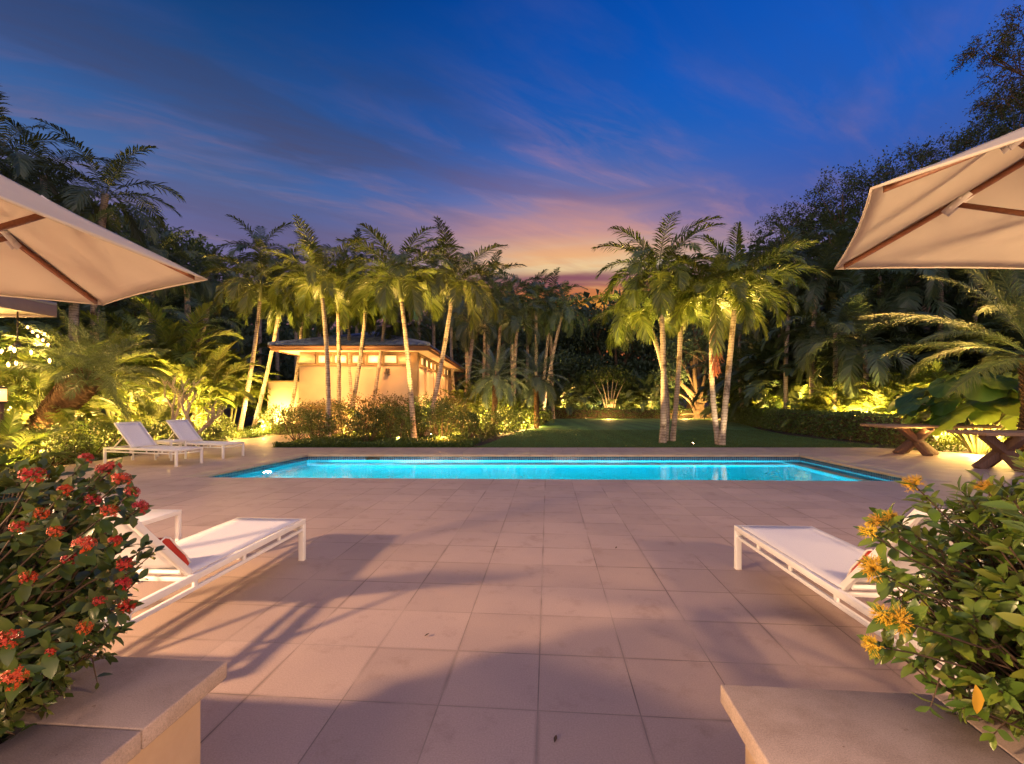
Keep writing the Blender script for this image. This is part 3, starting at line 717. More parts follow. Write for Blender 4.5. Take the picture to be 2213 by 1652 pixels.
def bush(name, label, roots, cen, rad, ntip, leafL, mat, fl_mat, style, flowers, seed):
    r = np.random.default_rng(seed)
    t = thing(name, label, 'flowering bush', roots)
    O = A(*roots); st = MB(); lv = MB()
    cen = A(*cen); rad = A(*rad)
    def sprig(tip, d, n, L):
        """opposite leaf pairs along the end of a twig"""
        d = unit(d)
        for k in range(n):
            s = k / max(1, n - 1); p = tip - d * (.016 * (n - 1 - k))
            b = unit(np.cross(d, A(math.cos(k * 1.57 + seed), math.sin(k * 1.57), .2)))
            for sg in (-1, 1):
                dd = unit(d * (.35 + .75 * s) + b * sg * (1.0 - .45 * s) + r.normal(0, .18, 3))
                nn = unit(np.cross(np.cross(dd, d + A(0, 0, .6)), dd) + r.normal(0, .25, 3))
                l = L * r.uniform(.6, 1.15) * (.75 + .3 * math.sin(PI * min(1, s + .2)))
                lv.add(np.array(leaf_verts(p, dd, nn, l, l * r.uniform(.40, .54), r.uniform(.05, .35), r.uniform(.1, .4))), LEAF_Q)
    for k in range(ntip):
        ga = k * 2.399963 + r.uniform(0, .5); zz = 1 - 1.75 * (k + .5) / ntip
        rr = math.sqrt(max(0, 1 - zz * zz)); d = A(rr * math.cos(ga), rr * math.sin(ga), zz)
        sh = r.uniform(.72, 1.05) if r.random() < .72 else r.uniform(.35, .75)
        bump_ = 1 + .10 * math.sin(5 * ga + 3 * zz) + .07 * math.sin(9 * zz + 2 * ga)
        tip = cen + d * rad * sh * bump_ - O
        if tip[2] < .02: continue
        root = A(r.normal(0, .07), r.normal(0, .07), -.02)
        mid = root + (tip - root) * .55 + A(r.normal(0, .04), r.normal(0, .04), -.05 - .07 * r.random()) * np.linalg.norm(tip)
        u = np.linspace(0, 1, 9)[:, None]
        path = (1 - u) ** 2 * root + 2 * u * (1 - u) * mid + u * u * tip + r.normal(0, .006, (9, 3)) * (u > 0) * (u < 1)
        st.tube(path, np.linspace(.0085, .0022, 9) * r.uniform(.7, 1.1), 5, cap=False)
        td = path[-1] - path[-3]
        sprig(tip, unit(td) + d * .6 + A(0, 0, .25), int(r.integers(3, 6)), leafL)
        for q in (3, 4, 5, 6, 7):
            if r.random() < (.62 if style == 'red' else .36):
                dd = unit(r.normal(size=3) + d * 1.4); e = path[q] + dd * r.uniform(.05, .14)
                st.tube([path[q], (path[q] + e) / 2 + A(0, 0, -.008), e], [.003, .0025, .0018], 4, cap=False); sprig(e, dd, int(r.integers(2, 4)), leafL * .85)
    fm = [flower_cluster(seed + i, fl_mat, style) for i in range(3)]
    for i, (px, py, d, s) in enumerate(flowers):
        P = pp(px, py, d) - O; od = unit(P + O - cen); bk = P - od * .12 - A(0, 0, .04)
        st.tube([P * .72 + A(0, 0, .05), bk, P], [.003, .0025, .002], 5, cap=False)
        dd = unit(od + A(0, -.25, .35))
        qr = Vector(tuple(dd)).to_track_quat('Z', 'Y').to_euler()
        place('flower_cluster', fm[i % 3], t, P, (qr.x, qr.y, qr.z), s * .64)
        sprig(P - dd * .012, dd, 4, leafL); sprig(P - dd * .07, dd, 3, leafL)
    st.build('twigs', M['twig'], t, smooth=True)
    lv.build('leaves', mat, t, smooth=True)
    return t, lv
red = [(70, 1030, 1.25, 1.25), (186, 992, 1.45, .9), (225, 1018, 1.42, 1.0), (262, 1038, 1.40, 1.15), (303, 1097, 1.38, 1.0), (200, 1083, 1.36, .9), (236, 1106, 1.33, 1.0),
       (182, 1178, 1.16, 1.1), (88, 1112, 1.22, .8), (270, 1222, 1.33, 1.0), (266, 1262, 1.33, .95), (273, 1312, 1.33, 1.0), (18, 1382, 1.05, 1.05), (30, 1465, 1.05, 1.1), (182, 1358, 1.2, .8),
       (150, 1208, 1.2, .8), (110, 1408, 1.12, .5), (245, 1010, 1.43, .9), (120, 1150, 1.22, .8), (248, 1170, 1.33, .8), (60, 1250, 1.15, .8), (215, 1300, 1.25, .7), (140, 1060, 1.3, .8), (285, 1065, 1.39, .9), (40, 1140, 1.18, .8)]
bush('red_flowering_bush', 'dense glossy bush with red flower clusters in the left stone planter', (-1.86, 1.30, .42), (-1.80, 1.42, .93), (.50, .40, .39), 960, .062, M['ixora'], M['petal_red'], 'red', red, 11)
yel = [(1975, 1048, 1.42, 1.1), (1896, 1128, 1.38, .95), (1878, 1150, 1.36, .9), (1888, 1230, 1.27, 1.25), (1946, 1342, 1.22, 1.25), (1908, 1330, 1.25, 1.0), (1886, 1396, 1.28, .95), (2128, 1052, 1.4, .8), (1925, 1118, 1.4, .8)]
bush('yellow_flowering_bush', 'twiggy bright green bush with yellow flower clusters in the right stone planter', (1.95, 1.28, .42), (1.74, 1.34, .90), (.53, .42, .42), 520, .069, M['ixora_y'], M['petal_yellow'], 'yellow', yel, 23)
yl = MB(); p = pp(2108, 1480, 1.2)
yl.add(np.array(leaf_verts(p - pp(2108, 1480, 1.2), A(.05, -.1, -1), A(0, -1, .1), .078, .034, .1, .2)), LEAF_Q)
tag(yl.build('yellow_leaf', leaf_mat('old_yellow_leaf', [(.6, .30, .03)], .5), None, True, loc=p), 'single old yellow leaf hanging low on the yellow flowering bush', 'leaf')

# ================================================================ benches of thick timber on crossed legs, right of the pool
def wood_table(label, cx, cy, rz, L, W, H, legs):
    t = thing('timber_table', label, 'table', (cx, cy, 0), R(rz), 'timber tables right of the pool')
    m = MB(); n = 5; w = W / n
    for i in range(n): m.box((0, -W / 2 + w * (i + .5), H - .035), (L + .02 * math.sin(i * 2.1), w - .006, .07))
    m.build('table_top', M['old_wood'], t, bevel=.006)
    for lx in legs:
        m = MB()
        for s in (-1, 1):
            o = s * .076
            m.bar((lx - s * .46, o, .0), (lx + s * .46, o, H - .075), .15, .19, up=(0, 1, 0))
        m.bar((lx, -.46, .0), (lx, .46, H - .075), .15, .17, up=(1, 0, 0)); m.bar((lx, .46, .0), (lx, -.46, H - .075), .15, .17, up=(1, 0, 0))
        m.build('leg', M['brown_wood'], t, bevel=.006)
wood_table('long timber table with crossed legs, farther one beside the clipped hedge', 11.65, 12.75, -4, 2.95, 1.0, .83, (-.32,))
wood_table('timber table with crossed legs, nearer one cut by the right edge', 11.3, 9.9, -6, 2.6, 1.0, .83, (-.55, .7))
# ================================================================ palms
def frond(m, p0, az, pitch, L, droop, nl, ll, lw, vang, hang, r, s0=.16, rach=.016, prof=.7, fwd=(68, 28), curl2=1.25, twist=0.0, jit=1.0):
    n = 14; s = np.linspace(0, 1, n)
    th = pitch - droop * s ** curl2
    ds = L / (n - 1)
    rr = np.concatenate([[0], np.cumsum(np.cos(th[:-1]) * ds)]); zz = np.concatenate([[0], np.cumsum(np.sin(th[:-1]) * ds)])
    h = A(math.cos(az), math.sin(az), 0); b0 = A(-math.sin(az), math.cos(az), 0)
    side = b0 * (twist * s ** 2 * L)[:, None]
    path = p0 + rr[:, None] * h + zz[:, None] * A(0, 0, 1) + side
    m.tube(path, np.linspace(rach, rach * .2, n), 4, cap=False)
    S_ = np.linspace(s0, .995, nl)
    P = np.stack([np.interp(S_, s, path[:, i]) for i in range(3)], 1)
    TH = np.interp(S_, s, th)
    t = np.cos(TH)[:, None] * h + np.sin(TH)[:, None] * A(0, 0, 1); nn = -np.sin(TH)[:, None] * h + np.cos(TH)[:, None] * A(0, 0, 1)
    x = (S_ - s0) / (1 - s0); ln = ll * np.clip(np.sin(PI * (.14 + .80 * x)), .05, 1) ** prof
    for sg in (-1, 1):
        a = np.radians(fwd[0] + (fwd[1] - fwd[0]) * x) + r.normal(0, .06 * jit, nl)
        v = vang + r.normal(0, .16 * jit, nl)
        d = np.cos(a)[:, None] * t + np.sin(a)[:, None] * (sg * np.cos(v)[:, None] * b0 + np.sin(v)[:, None] * nn)
        l = ln * r.uniform(.85, 1.1, nl)
        g = hang * r.uniform(.7, 1.3, nl)
        pm = P + d * (l * .52)[:, None] - A(0, 0, 1) * (l * g * .16)[:, None]
        pt = P + d * (l * (1 - .25 * g))[:, None] - A(0, 0, 1) * (l * g * .62)[:, None]
        w = t - d * np.sum(t * d, 1)[:, None]; w = w / (np.linalg.norm(w, axis=1)[:, None] + 1e-9) * lw / 2
        V = np.stack([P - w * .5, P + w * .5, pm + w, pm - w, pt], 1)
        k = np.arange(nl)[:, None] * 5
        m.add(V, k + np.array([[0, 1, 2, 3]]), k + np.array([[3, 2, 4]]))
def crown_mesh(name, seed, mat, n, L, pitch=(80, -18), droop=(55, 95), nl=40, ll=.55, lw=.045, vang=.45, hang=.55, rach=.016, spread=.05, fwd=(68, 28), s0=.16, prof=.7, jit=1.0):
    r = np.random.default_rng(seed); m = MB()
    for k in range(n):
        f = k / max(1, n - 1)
        az = k * 2.399963 + r.uniform(-.25, .25)
        p = R(pitch[0] + (pitch[1] - pitch[0]) * f ** .85 + r.uniform(-9, 9)); d = R(r.uniform(*droop)) * (.55 + .45 * min(1, f * 2))
        l = L * r.uniform(.86, 1.1) * (.8 + .2 * math.sin(PI * min(1, f + .25)))
        frond(m, A(spread * math.cos(az), spread * math.sin(az), -spread * f * 2), az, p, l, d, nl, ll * r.uniform(.9, 1.1), lw, vang, hang, r, s0, rach, prof, fwd, 1.25, r.normal(0, .07), jit)
    return m.mesh(name, mat)
CR = [crown_mesh('crown', 100 + i, M['palm'], 25, 2.5, pitch=(66, -2), droop=(62, 130), nl=56, ll=.62, lw=.041, vang=.42, hang=.48, fwd=(62, 30), jit=1.35) for i in range(6)]
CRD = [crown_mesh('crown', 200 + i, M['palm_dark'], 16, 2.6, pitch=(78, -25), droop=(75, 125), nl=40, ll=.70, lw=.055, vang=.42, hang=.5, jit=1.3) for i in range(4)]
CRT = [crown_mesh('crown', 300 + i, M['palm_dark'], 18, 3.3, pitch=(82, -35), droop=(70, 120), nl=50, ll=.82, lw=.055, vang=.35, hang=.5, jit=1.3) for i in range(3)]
CDATE = [crown_mesh('crown', 400 + i, M['date_blue'], 44, 1.55, pitch=(82, -42), droop=(45, 85), nl=54, ll=.30, lw=.018, vang=.25, hang=.35, rach=.010, fwd=(62, 30), prof=.5) for i in range(2)]
CBIG = crown_mesh('crown', 450, M['date'], 36, 2.1, pitch=(84, 10), droop=(45, 90), nl=72, ll=.40, lw=.012, vang=.3, hang=.5, jit=2.2, rach=.014, fwd=(60, 28), prof=.5, s0=.2)
CAREC = [crown_mesh('fronds', 500 + i, M['areca'], 12, 1.7, pitch=(84, 25), droop=(60, 100), nl=34, ll=.42, lw=.036, vang=.5, hang=.35, spread=.16, s0=.3) for i in range(4)]
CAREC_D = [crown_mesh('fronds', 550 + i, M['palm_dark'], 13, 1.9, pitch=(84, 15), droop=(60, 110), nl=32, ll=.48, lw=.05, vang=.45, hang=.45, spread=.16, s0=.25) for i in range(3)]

def trunk_path(base, top, bow):
    """curved from base to top; bow pushes the middle sideways (metres)"""
    u = np.linspace(0, 1, 34)[:, None]
    mid = (base + top) / 2 + bow
    return (1 - u) ** 2 * base + 2 * u * (1 - u) * (2 * mid - (base + top) / 2) + u * u * top
def ringed(m, path, r0, r1, flare=.35, n=12):
    ds = np.concatenate([[0], np.cumsum(np.linalg.norm(np.diff(path, axis=0), axis=1))]); Lt = ds[-1]
    k = max(20, int(Lt / .05)); s = np.linspace(0, Lt, k)
    P = np.stack([np.interp(s, ds, path[:, i]) for i in range(3)], 1)
    u = s / Lt; rad = r0 + (r1 - r0) * u + r0 * flare * np.exp(-u * Lt / .22)
    rad = rad * (1 + .02 * np.sin(u * 37) + np.where(np.arange(k) % 3 == 0, .035, 0))
    m.tube(P, rad, n)
def palm(name, label, cat, base, top, crown, scale, r0, r1, group=None, bow=(0, 0, 0), shaft=.75, rz=None, trunk_mat=None, dead=False, tilt=None):
    base = np.asarray(base, float); top = np.asarray(top, float)
    t = thing(name, label, cat, base, 0, group)
    path = trunk_path(A(0, 0, -.03), top - base, A(*bow))
    Lt = np.linalg.norm(top - base); tan = unit(path[-1] - path[-4])
    m = MB()
    if shaft:
        cut = max(.3, 1 - shaft / Lt); k = int(cut * 33)
        ringed(m, path[:k + 1], r0, r1)
        m.build('trunk', trunk_mat or M['trunk'], t, smooth=True)
        m = MB(); pth = path[k:]; uu = np.linspace(0, 1, len(pth))
        m.tube(pth, r1 * (1.02 + .38 * np.exp(-((uu - .12) / .22) ** 2) - .45 * uu), 12); m.build('crown_shaft', M['shaft'], t, smooth=True)
    else:
        ringed(m, path, r0, r1); m.build('trunk', trunk_mat or M['trunk'], t, smooth=True)
    q = Vector((0, 0, 1)).rotation_difference(Vector(tuple(unit(tan * .7 + A(0, 0, .3)))))
    e = (q @ Matrix.Rotation(random.uniform(0, 6.28) if rz is None else rz, 3, 'Z').to_quaternion()).to_euler()
    place('crown', crown, t, top - base - tan * .03, tuple(e), scale)
    if dead:
        m = MB(); r = np.random.default_rng(5)
        frond(m, A(0, 0, 0), R(-110), R(-80), 1.7, R(10), 44, .48, .022, .3, .5, r, .12, .018, fwd=(40, 20), jit=2.2)
        m.build('dead_frond', M['dead'], t, loc=top - base - tan * .25 + A(-.05, -.16, -.75))
        m = MB(); frond(m, A(0, 0, 0), R(-110), R(-72), 1.9, R(18), 40, .6, .034, .2, .6, r, .12, .02, fwd=(44, 24), jit=1.6); m.build('drooping_frond', M['palm'], t, loc=top - base - tan * .1 + A(-.04, -.14, 0))
    return t

# ---- tall palms in the bed in front of the garden house and on the lawn: (base px, base py), (crown px, crown py), scale, bow, label
def base_at(px, py=None, d=None):
    return gp(px, py) if d is None else A((px - CX) / F * d, d, 0)
bedp = [
 ((545.6, 931), None, (606, 655), .98, (.10, 0, 0), 'leaning palm left of the garden house, its base blazing white in an uplight'),
 ((516, 938), None, (565, 612), 1.05, (.12, 0, 0), 'tall dark-trunked palm at the path, leftmost of those near the garden house'),
 ((621, None), 24.0, (655, 662), .95, (.12, 0, 0), 'thin dark palm in front of the left end of the garden house eaves'),
 ((709, 949), None, (692, 604), 1.0, (.12, 0, 0), 'straight grey palm in the bed, in front of the leftmost lit window'),
 ((731, None), 21.0, (729, 640), .90, (.05, 0, 0), 'slim straight palm before the second lit window of the garden house'),
 ((766, None), 22.0, (754, 672), .85, (-.08, 0, 0), 'slim palm leaning left behind two crossing trunks at the third lit window'),
 ((750, 938), None, (793, 640), .95, (.10, 0, 0), 'palm leaning right across the third lit window of the garden house'),
 ((794, None), 21.5, (835, 648), .85, (.10, 0, 0), 'slender palm leaning right across the fourth lit window of the garden house'),
 ((895, 952), None, (861, 598), 1.05, (.06, 0, 0), 'spotted tall palm at the right end of the garden house wall, curving left'),
 ((920, 947), None, (981, 612), 1.05, (.08, 0, 0), 'pale palm leaning strongly right beside the lit spotlight in the bed'),
 ((866, None), 23.5, (868, 705), .75, (.05, 0, 0), 'short thin palm standing against the right part of the garden house wall'),
]
G1 = 'tall palms in the bed by the garden house'
for i, (b, d, c, s, bow, lab) in enumerate(bedp):
    B = base_at(b[0], b[1], d); dep = B[1]
    T = pp(c[0], c[1], dep + random.uniform(-.5, .5))
    palm('tall_palm', lab, 'palm tree', B, T, CR[i % 6], s * 1.02, .104, .074, G1, bow)
lawnp = [
 ((1432, 957), (1423, 585), 1.08, (.10, 0, 0), 'tallest straight palm on the lawn beyond the pool', 0, .15),
 ((1437, 953), (1386, 668), 1.0, (.42, 0, 0), 'palm on the lawn leaning left from behind the tallest straight trunk', 0, .13),
 ((1453, 953), (1472, 660), .85, (.06, 0, 0), 'plain palm on the lawn with dark specks at its base, right of the tallest trunk', 0, .13),
 ((1553, 961), (1546, 640), .98, (-.18, 0, 0), 'left trunk of the uplit lawn palm pair, red dead frond hanging down', 1, .125),
 ((1559, 962), (1592, 622), 1.05, (.0, 0, 0), 'right trunk of the uplit pair of palms on the lawn, leaning right', 0, .14),
]
for i, (b, c, s, bow, lab, dead, r0) in enumerate(lawnp):
    B = base_at(*b); T = pp(c[0], c[1], B[1] + (.6 if i in (1, 4) else 0))
    palm('tall_palm', lab, 'palm tree', B, T, CR[(i + 2) % 6], s * 1.0, r0 * .74, .08, 'palms standing on the lawn', bow, dead=bool(dead))
# darker palms behind the lawn, centre: base px, depth, crown px/py
midp = [(1066, 31, 1084, 668), (1111, 33, 1108, 640), (1113, 30, 1120, 690), (1155, 34, 1158, 655), (1168, 36, 1190, 672), (1172, 33, 1217, 668), (1020, 29, 1012, 660), (1040, 35, 1046, 640), (1000, 27, 1025, 700), (985, 33, 975, 660), (1140, 38, 1143, 650), (1196, 38, 1190, 650)]
mlab = ['grey palm leaning right in the dark clump right of the garden house', 'tall dark palm forming the left shoulder of the clump below the sunset', 'dark palm with a low crown in the clump below the sunset', 'slim dark palm in the middle of the clump below the sunset',
        'dark palm with a reddish trunk right of the middle of the clump below the sunset', 'dark palm at the right end of the clump below the sunset, trunk leaning right', 'dark palm directly right of the strongly leaning pale palm', 'dark palm rising behind the grey leaning one',
        'dark palm with lit lower fronds beside the garden house corner', 'dark palm half hidden behind the strongly leaning pale palm', 'farther dark palm filling the middle of the clump below the sunset', 'farther dark palm at the back right of the clump below the sunset']
for (bx, d, cx, cy), lab in zip(midp, mlab):
    palm('dark_palm', lab, 'palm tree', base_at(bx, d=d), pp(cx, cy, d), CRD[random.randrange(4)], .98 * d / 31, .13, .10, 'dark palms beyond the garden house and lawn', (random.uniform(-.2, .2), 0, 0))
# silhouettes behind the bed palms
for bx, d, cx, cy, s, lab in [(560, 33, 562, 545, 1.25, 'tall dark palm rising above the left bed palms against the sky'), (640, 36, 640, 610, 1.2, 'far dark palm between the leftmost bed palms'), (735, 38, 738, 610, 1.2, 'far dark palm behind the crossing trunks'),
                              (690, 39, 690, 585, 1.5, 'far palm behind the straight grey palm'), (770, 40, 772, 580, 1.5, 'far palm between the crossing trunks and the spotted palm'), (940, 38, 935, 590, 1.45, 'far palm filling the gap between the spotted and the leaning pale palm'), (600, 34, 598, 610, 1.4, 'far palm behind the palm with the blazing base'), (1055, 37, 1055, 620, 1.35, 'far palm at the left shoulder of the dark clump'),
                              (905, 36, 905, 640, 1.2, 'far dark palm between the two rightmost bed palms'), (812, 40, 812, 640, 1.15, 'far dark palm above the garden house roof')]:
    palm('dark_palm', lab, 'palm tree', base_at(bx, d=d), pp(cx, cy, d), CRD[random.randrange(4)], s, .16, .12, 'dark palms beyond the garden house and lawn')
# big palms on the left against the sky
for bx, d, cx, cy, s, lab in [(205, 21, 228, 420, 1.06, 'big dark palm arching against the blue sky above the left parasol'), (-60, 19, -10, 345, 1.05, 'big dark palm at the upper left edge of the sky'), (70, 24, 95, 380, 1.1, 'dark palm between the two biggest ones on the left skyline'),
                              (330, 25, 335, 560, .9, 'palm with drooping fronds below the biggest left skyline palm'), (150, 18, 160, 545, .8, 'palm with a pale arching frond just above the left parasol'), (395, 27, 400, 575, .85, 'dark palm at the foot of the left skyline slope'),
                              (450, 29, 452, 600, .8, 'dark palm where the left skyline meets the bed palms'), (300, 21, 330, 690, .72, 'low palm with a grey trunk behind the frangipani'), (430, 23, 440, 700, .72, 'low palm behind the lit frangipani, right side')]:
    palm('big_palm', lab, 'palm tree', base_at(bx, d=d), pp(cx, cy, d), CRT[random.randrange(3)], s, .19, .14, 'dark palms along the left skyline', (random.uniform(-.3, .3), 0, 0), shaft=0)
# dark wall of palms on the right
k = 0
rw = [(1700, 24, 1720, 560), (1760, 23, 1770, 600), (1810, 25, 1822, 540), (1850, 22, 1858, 640), (1905, 23, 1900, 560), (1690, 26, 1682, 660), (1748, 24, 1752, 700), (1800, 20.5, 1805, 720), (1960, 21, 1962, 620), (2030, 20, 2035, 560), (2110, 20, 2120, 600), (1640, 29, 1640, 640), (1610, 30, 1604, 690), (2180, 19, 2190, 560), (1860, 19.5, 1868, 745)]
for bx, d, cx, cy in rw:
    palm('dark_palm', 'dark drooping palm in the dense row behind the right hedge', 'palm tree', base_at(bx, d=d), pp(cx, cy, d), CRT[random.randrange(3)], random.uniform(.78, .98), .11, .085, 'dark palms in the dense row behind the right hedge', (random.uniform(-.3, .3), 0, 0), shaft=0)

# ---- date palms
def date_palm(label, base, top, crown, scale, r0, r1, boots=True, bow=(0, 0, 0), group=None):
    base = np.asarray(base, float); top = np.asarray(top, float)
    t = thing('date_palm', label, 'palm tree', base, 0, group)
    path = trunk_path(A(0, 0, -.05), top - base, A(*bow)); m = MB(); n = len(path)
    rad = np.linspace(r0, r1, n) * (1 + .08 * np.sin(np.linspace(0, 9, n)))
    m.tube(path, rad, 14)
    if boots:
        ds = np.concatenate([[0], np.cumsum(np.linalg.norm(np.diff(path, axis=0), axis=1))]); Lt = ds[-1]; k = 0; s = .05
        while s < Lt:
            P = A(*[np.interp(s, ds, path[:, i]) for i in range(3)]); i = min(n - 2, int(s / Lt * (n - 1))); tn = unit(path[i + 1] - path[i])
            rr = np.interp(s, ds, rad); b = unit(np.cross(tn, (0, 1, 0))); c = np.cross(tn, b); a = k * 2.4
            o = math.cos(a) * b + math.sin(a) * c; w = np.cross(tn, o) * rr * .26; l = rr * random.uniform(.35, .6)
            p = P + o * rr * .9
            m.add([p - w - tn * .03, p + w - tn * .03, p + w * .6 + o * l * .75 + tn * l * .9, p - w * .6 + o * l * .75 + tn * l * .9, p - w + tn * .05 - o * .02, p + w + tn * .05 - o * .02], [[0, 1, 2, 3], [3, 2, 5, 4]])
            s += .0045 * (.2 / max(r0, .08)); k += 1
    m.build('trunk', M['boots'], t)
    tan = unit(path[-1] - path[-4]); q = Vector((0, 0, 1)).rotation_difference(Vector(tuple(unit(tan * .4 + A(0, 0, .6)))))
    place('crown', crown, t, top - base, tuple(q.to_euler()), scale)
    return t
date_palm('date palm with a thick rough trunk leaning right, behind the red flowering bush', gp(60, 992), pp(188, 822, 11.6), CBIG, .93, .27, .27, True, (-.25, 0, 0))
date_palm('bluish young date palm right of the garden house, the nearer of two', gp(1067, 931), pp(1072, 812, 22.9), CDATE[0], 1.3, .14, .14, True, (0, 0, 0), 'bluish date palms right of the garden house')
date_palm('bluish young date palm right of the garden house, the farther of two', base_at(1160, d=25), pp(1158, 815, 25), CDATE[1], 1.35, .14, .14, True, (0, 0, 0), 'bluish date palms right of the garden house')
CGIANT = crown_mesh('crown', 470, M['date'], 30, 4.1, pitch=(82, 4), droop=(45, 85), nl=120, ll=.66, lw=.015, vang=.22, hang=.5, rach=.022, fwd=(52, 24), jit=1.3, prof=.45, s0=.2)
date_palm('big date palm reaching in from the right edge with long feathery fronds', A(12.6, 10.9, 0), A(12.5, 10.8, 2.55), CGIANT, .92, .28, .24, True)

# ---- clumps of areca palms
def areca(label, loc, s, mesh, group=None, nst=6, hs=1.5, stem=None):
    t = thing('areca_palm', label, 'palm clump', loc, random.uniform(0, 6.28), group)
    m = MB(); r = np.random.default_rng(int(abs(loc[0]) * 100 + loc[1] * 7))
    for i in range(nst):
        a = i * 2.4; e = A(math.cos(a) * .42, math.sin(a) * .42, hs * r.uniform(.6, 1.05)) * s; b = A(math.cos(a) * .15, math.sin(a) * .15, -.03)
        u = np.linspace(0, 1, 16)[:, None]; path = b + (e - b) * u + A(0, 0, .12) * u * (1 - u)
        m.tube(path, np.linspace(.042, .03, 16) * s, 6)
        f = place('fronds', mesh[(i + int(loc[0] * 3)) % len(mesh)], t, e, (R(r.uniform(-14, 14)), R(r.uniform(-14, 14)), r.uniform(0, 6.28)), s * r.uniform(.8, 1.1))
    m.build('stems', stem or M['shaft'], t, smooth=True)
    return t
# lit clumps behind the clipped hedge (right)
for i, (px, d, s, hs) in enumerate([(1600, 37, 1.3, 1.4), (1655, 30, 1.1, 1.0), (1715, 25.5, 1.15, 1.4), (1775, 21.5, .95, 1.0), (1830, 20.5, 1.1, 1.5), (1885, 19.5, .95, 1.0), (1945, 18.2, 1.15, 1.3), (2005, 17.5, 1.0, 1.1), (2075, 16.8, 1.1, 1.5), (2150, 16, 1.1, 1.3)]):
    areca(['areca clump behind the hedge just right of the uplit palm pair', 'low areca clump at the left end of the clipped hedge', 'tall areca clump with pale stems over the left part of the hedge', 'small yellow-lit areca behind the left part of the hedge', 'tall yellow-lit areca stems above the middle of the hedge',
           'small areca in front of dark palms, above the middle of the hedge', 'big yellow-lit areca left of the large round-leaved plant', 'areca half hidden by the long date palm fronds', 'tall areca behind the large round-leaved plant', 'areca at the right edge behind the large round-leaved plant'][i],
          base_at(px, d=d), s, CAREC, 'yellow-lit areca palms behind the right hedge', 6, hs)
# left border
for i, (px, d, s, hs, lab) in enumerate([(20, 12.6, 1.3, 1.3, 'brightly lit areca at the left edge beneath the eaves'), (-25, 9.0, .7, .5, 'areca with drooping fronds by the lantern at the left edge'), (115, 15.0, 1.4, 1.7, 'lit areca behind the leaning date palm'), (330, 15.2, .85, .4, 'low areca between the date palm and the frangipani'),
                                        (422, 18.2, 1.3, 1.6, 'yellow-lit areca behind the frangipani'), (462, 23, 1.3, 1.8, 'tall lit areca behind the shrubs left of the path'), (578, 26.5, 1.2, 1.4, 'yellow-lit areca left of the palm with the blazing base'), (600, 27.5, 1.0, 1.0, 'lit areca between the path palms and the garden house'),
                                        (72, 11.9, 1.05, 1.75, 'golden-lit areca beside the chandelier, left of the date palm crown'), (260, 17.5, 1.5, 1.9, 'areca rising behind the date palm crown'), (360, 19, 1.5, 2.1, 'areca rising behind the frangipani'), (495, 24, 1.25, 1.9, 'areca between the two leftmost path palms')]):
    areca(lab, base_at(px, d=d), s, CAREC, 'areca palms in the left border', 6, hs)
# around the garden house and at the back of the lawn
for i, (px, d, s, hs, lab) in enumerate([(838, 20.6, .75, .35, 'small areca with arching fronds before the garden house wall'), (948, 21.2, .8, .7, 'orange-lit areca at the right corner of the garden house'), (1010, 24, .95, 1.3, 'areca with lit stems right of the garden house'), (1035, 26, 1.0, 1.6, 'areca between the garden house and the date palms'),
                                        (1105, 27, .9, .9, 'areca behind the nearer bluish date palm'), (1140, 28, .8, .8, 'low areca beneath the bluish date palms'), (1210, 41, 1.3, 1.0, 'lit clump at the left end of the low hedge across the lawn'), (1250, 43, 1.4, 1.4, 'bushy clump behind the low hedge across the lawn'),
                                        (1350, 43, 1.4, 1.1, 'clump behind the middle of the low hedge across the lawn'), (1400, 42, 1.5, 1.2, 'clump behind the low hedge, left of the lawn palms'), (1590, 36, 1.4, 1.1, 'clump far behind the uplit palm pair')]):
    areca(lab, base_at(px, d=d), s, CAREC if i < 6 else CAREC_D, 'areca palms around the garden house and lawn', 6, hs)
# dark thickets filling the borders
for i, (px, d) in enumerate([(1680, 27), (1750, 25.5), (1830, 24), (1900, 23), (1980, 22), (2060, 21), (2140, 20), (2200, 19.5), (1620, 33)]):
    areca('dark areca thicket under the palms behind the right hedge', base_at(px, d=d), 1.9, CAREC_D, 'dark thickets behind the right hedge', 7, 1.7)
for i, (px, d) in enumerate([(40, 20), (120, 22), (200, 24), (290, 26), (380, 29), (460, 31), (-40, 17)]):
    areca('dark areca thicket under the palms on the left', base_at(px, d=d), 2.0, CAREC_D, 'dark thickets under the left palms', 7, 1.9)

# ================================================================ broad-leaved plants
def leaf_cloud(m, P, size, r, up=.3, out=None, ratio=.5):
    """folded leaf blades at the points P"""
    n = len(P); d = r.normal(size=(n, 3)); 
    if out is not None: d = d * .7 + out
    d /= np.linalg.norm(d, axis=1)[:, None] + 1e-9
    q = r.normal(size=(n, 3)) + A(0, 0, up * 3); b = np.cross(d, q); b /= np.linalg.norm(b, axis=1)[:, None] + 1e-9
    nn = np.cross(b, d); L = (size * r.uniform(.6, 1.3, n))[:, None]; W = L * ratio / 2
    V = np.stack([P, P + d * L * .5 - b * W + nn * W * .35, P + d * L - nn * L * .12, P + d * L * .5 + b * W + nn * W * .35], 1)
    k = np.arange(n)[:, None] * 4; m.add(V, k + np.array([[0, 1, 2]]), k + np.array([[0, 2, 3]]))
def blob_points(cen, rad, ncl, k, r, spread=.22, shell=.55):
    d = r.normal(size=(ncl, 3)); d /= np.linalg.norm(d, axis=1)[:, None]
    c = d * (shell + (1 - shell) * r.random((ncl, 1)) ** .6) * np.asarray(rad)
    c = c * (1 + .16 * np.sin(d[:, :1] * 5 + d[:, 2:] * 4) + .1 * np.sin(d[:, 1:2] * 9))
    p = (c[:, None] + r.normal(0, spread, (ncl, k, 3)) * np.mean(rad)).reshape(-1, 3)
    return p + np.asarray(cen), np.repeat(d, k, 0)
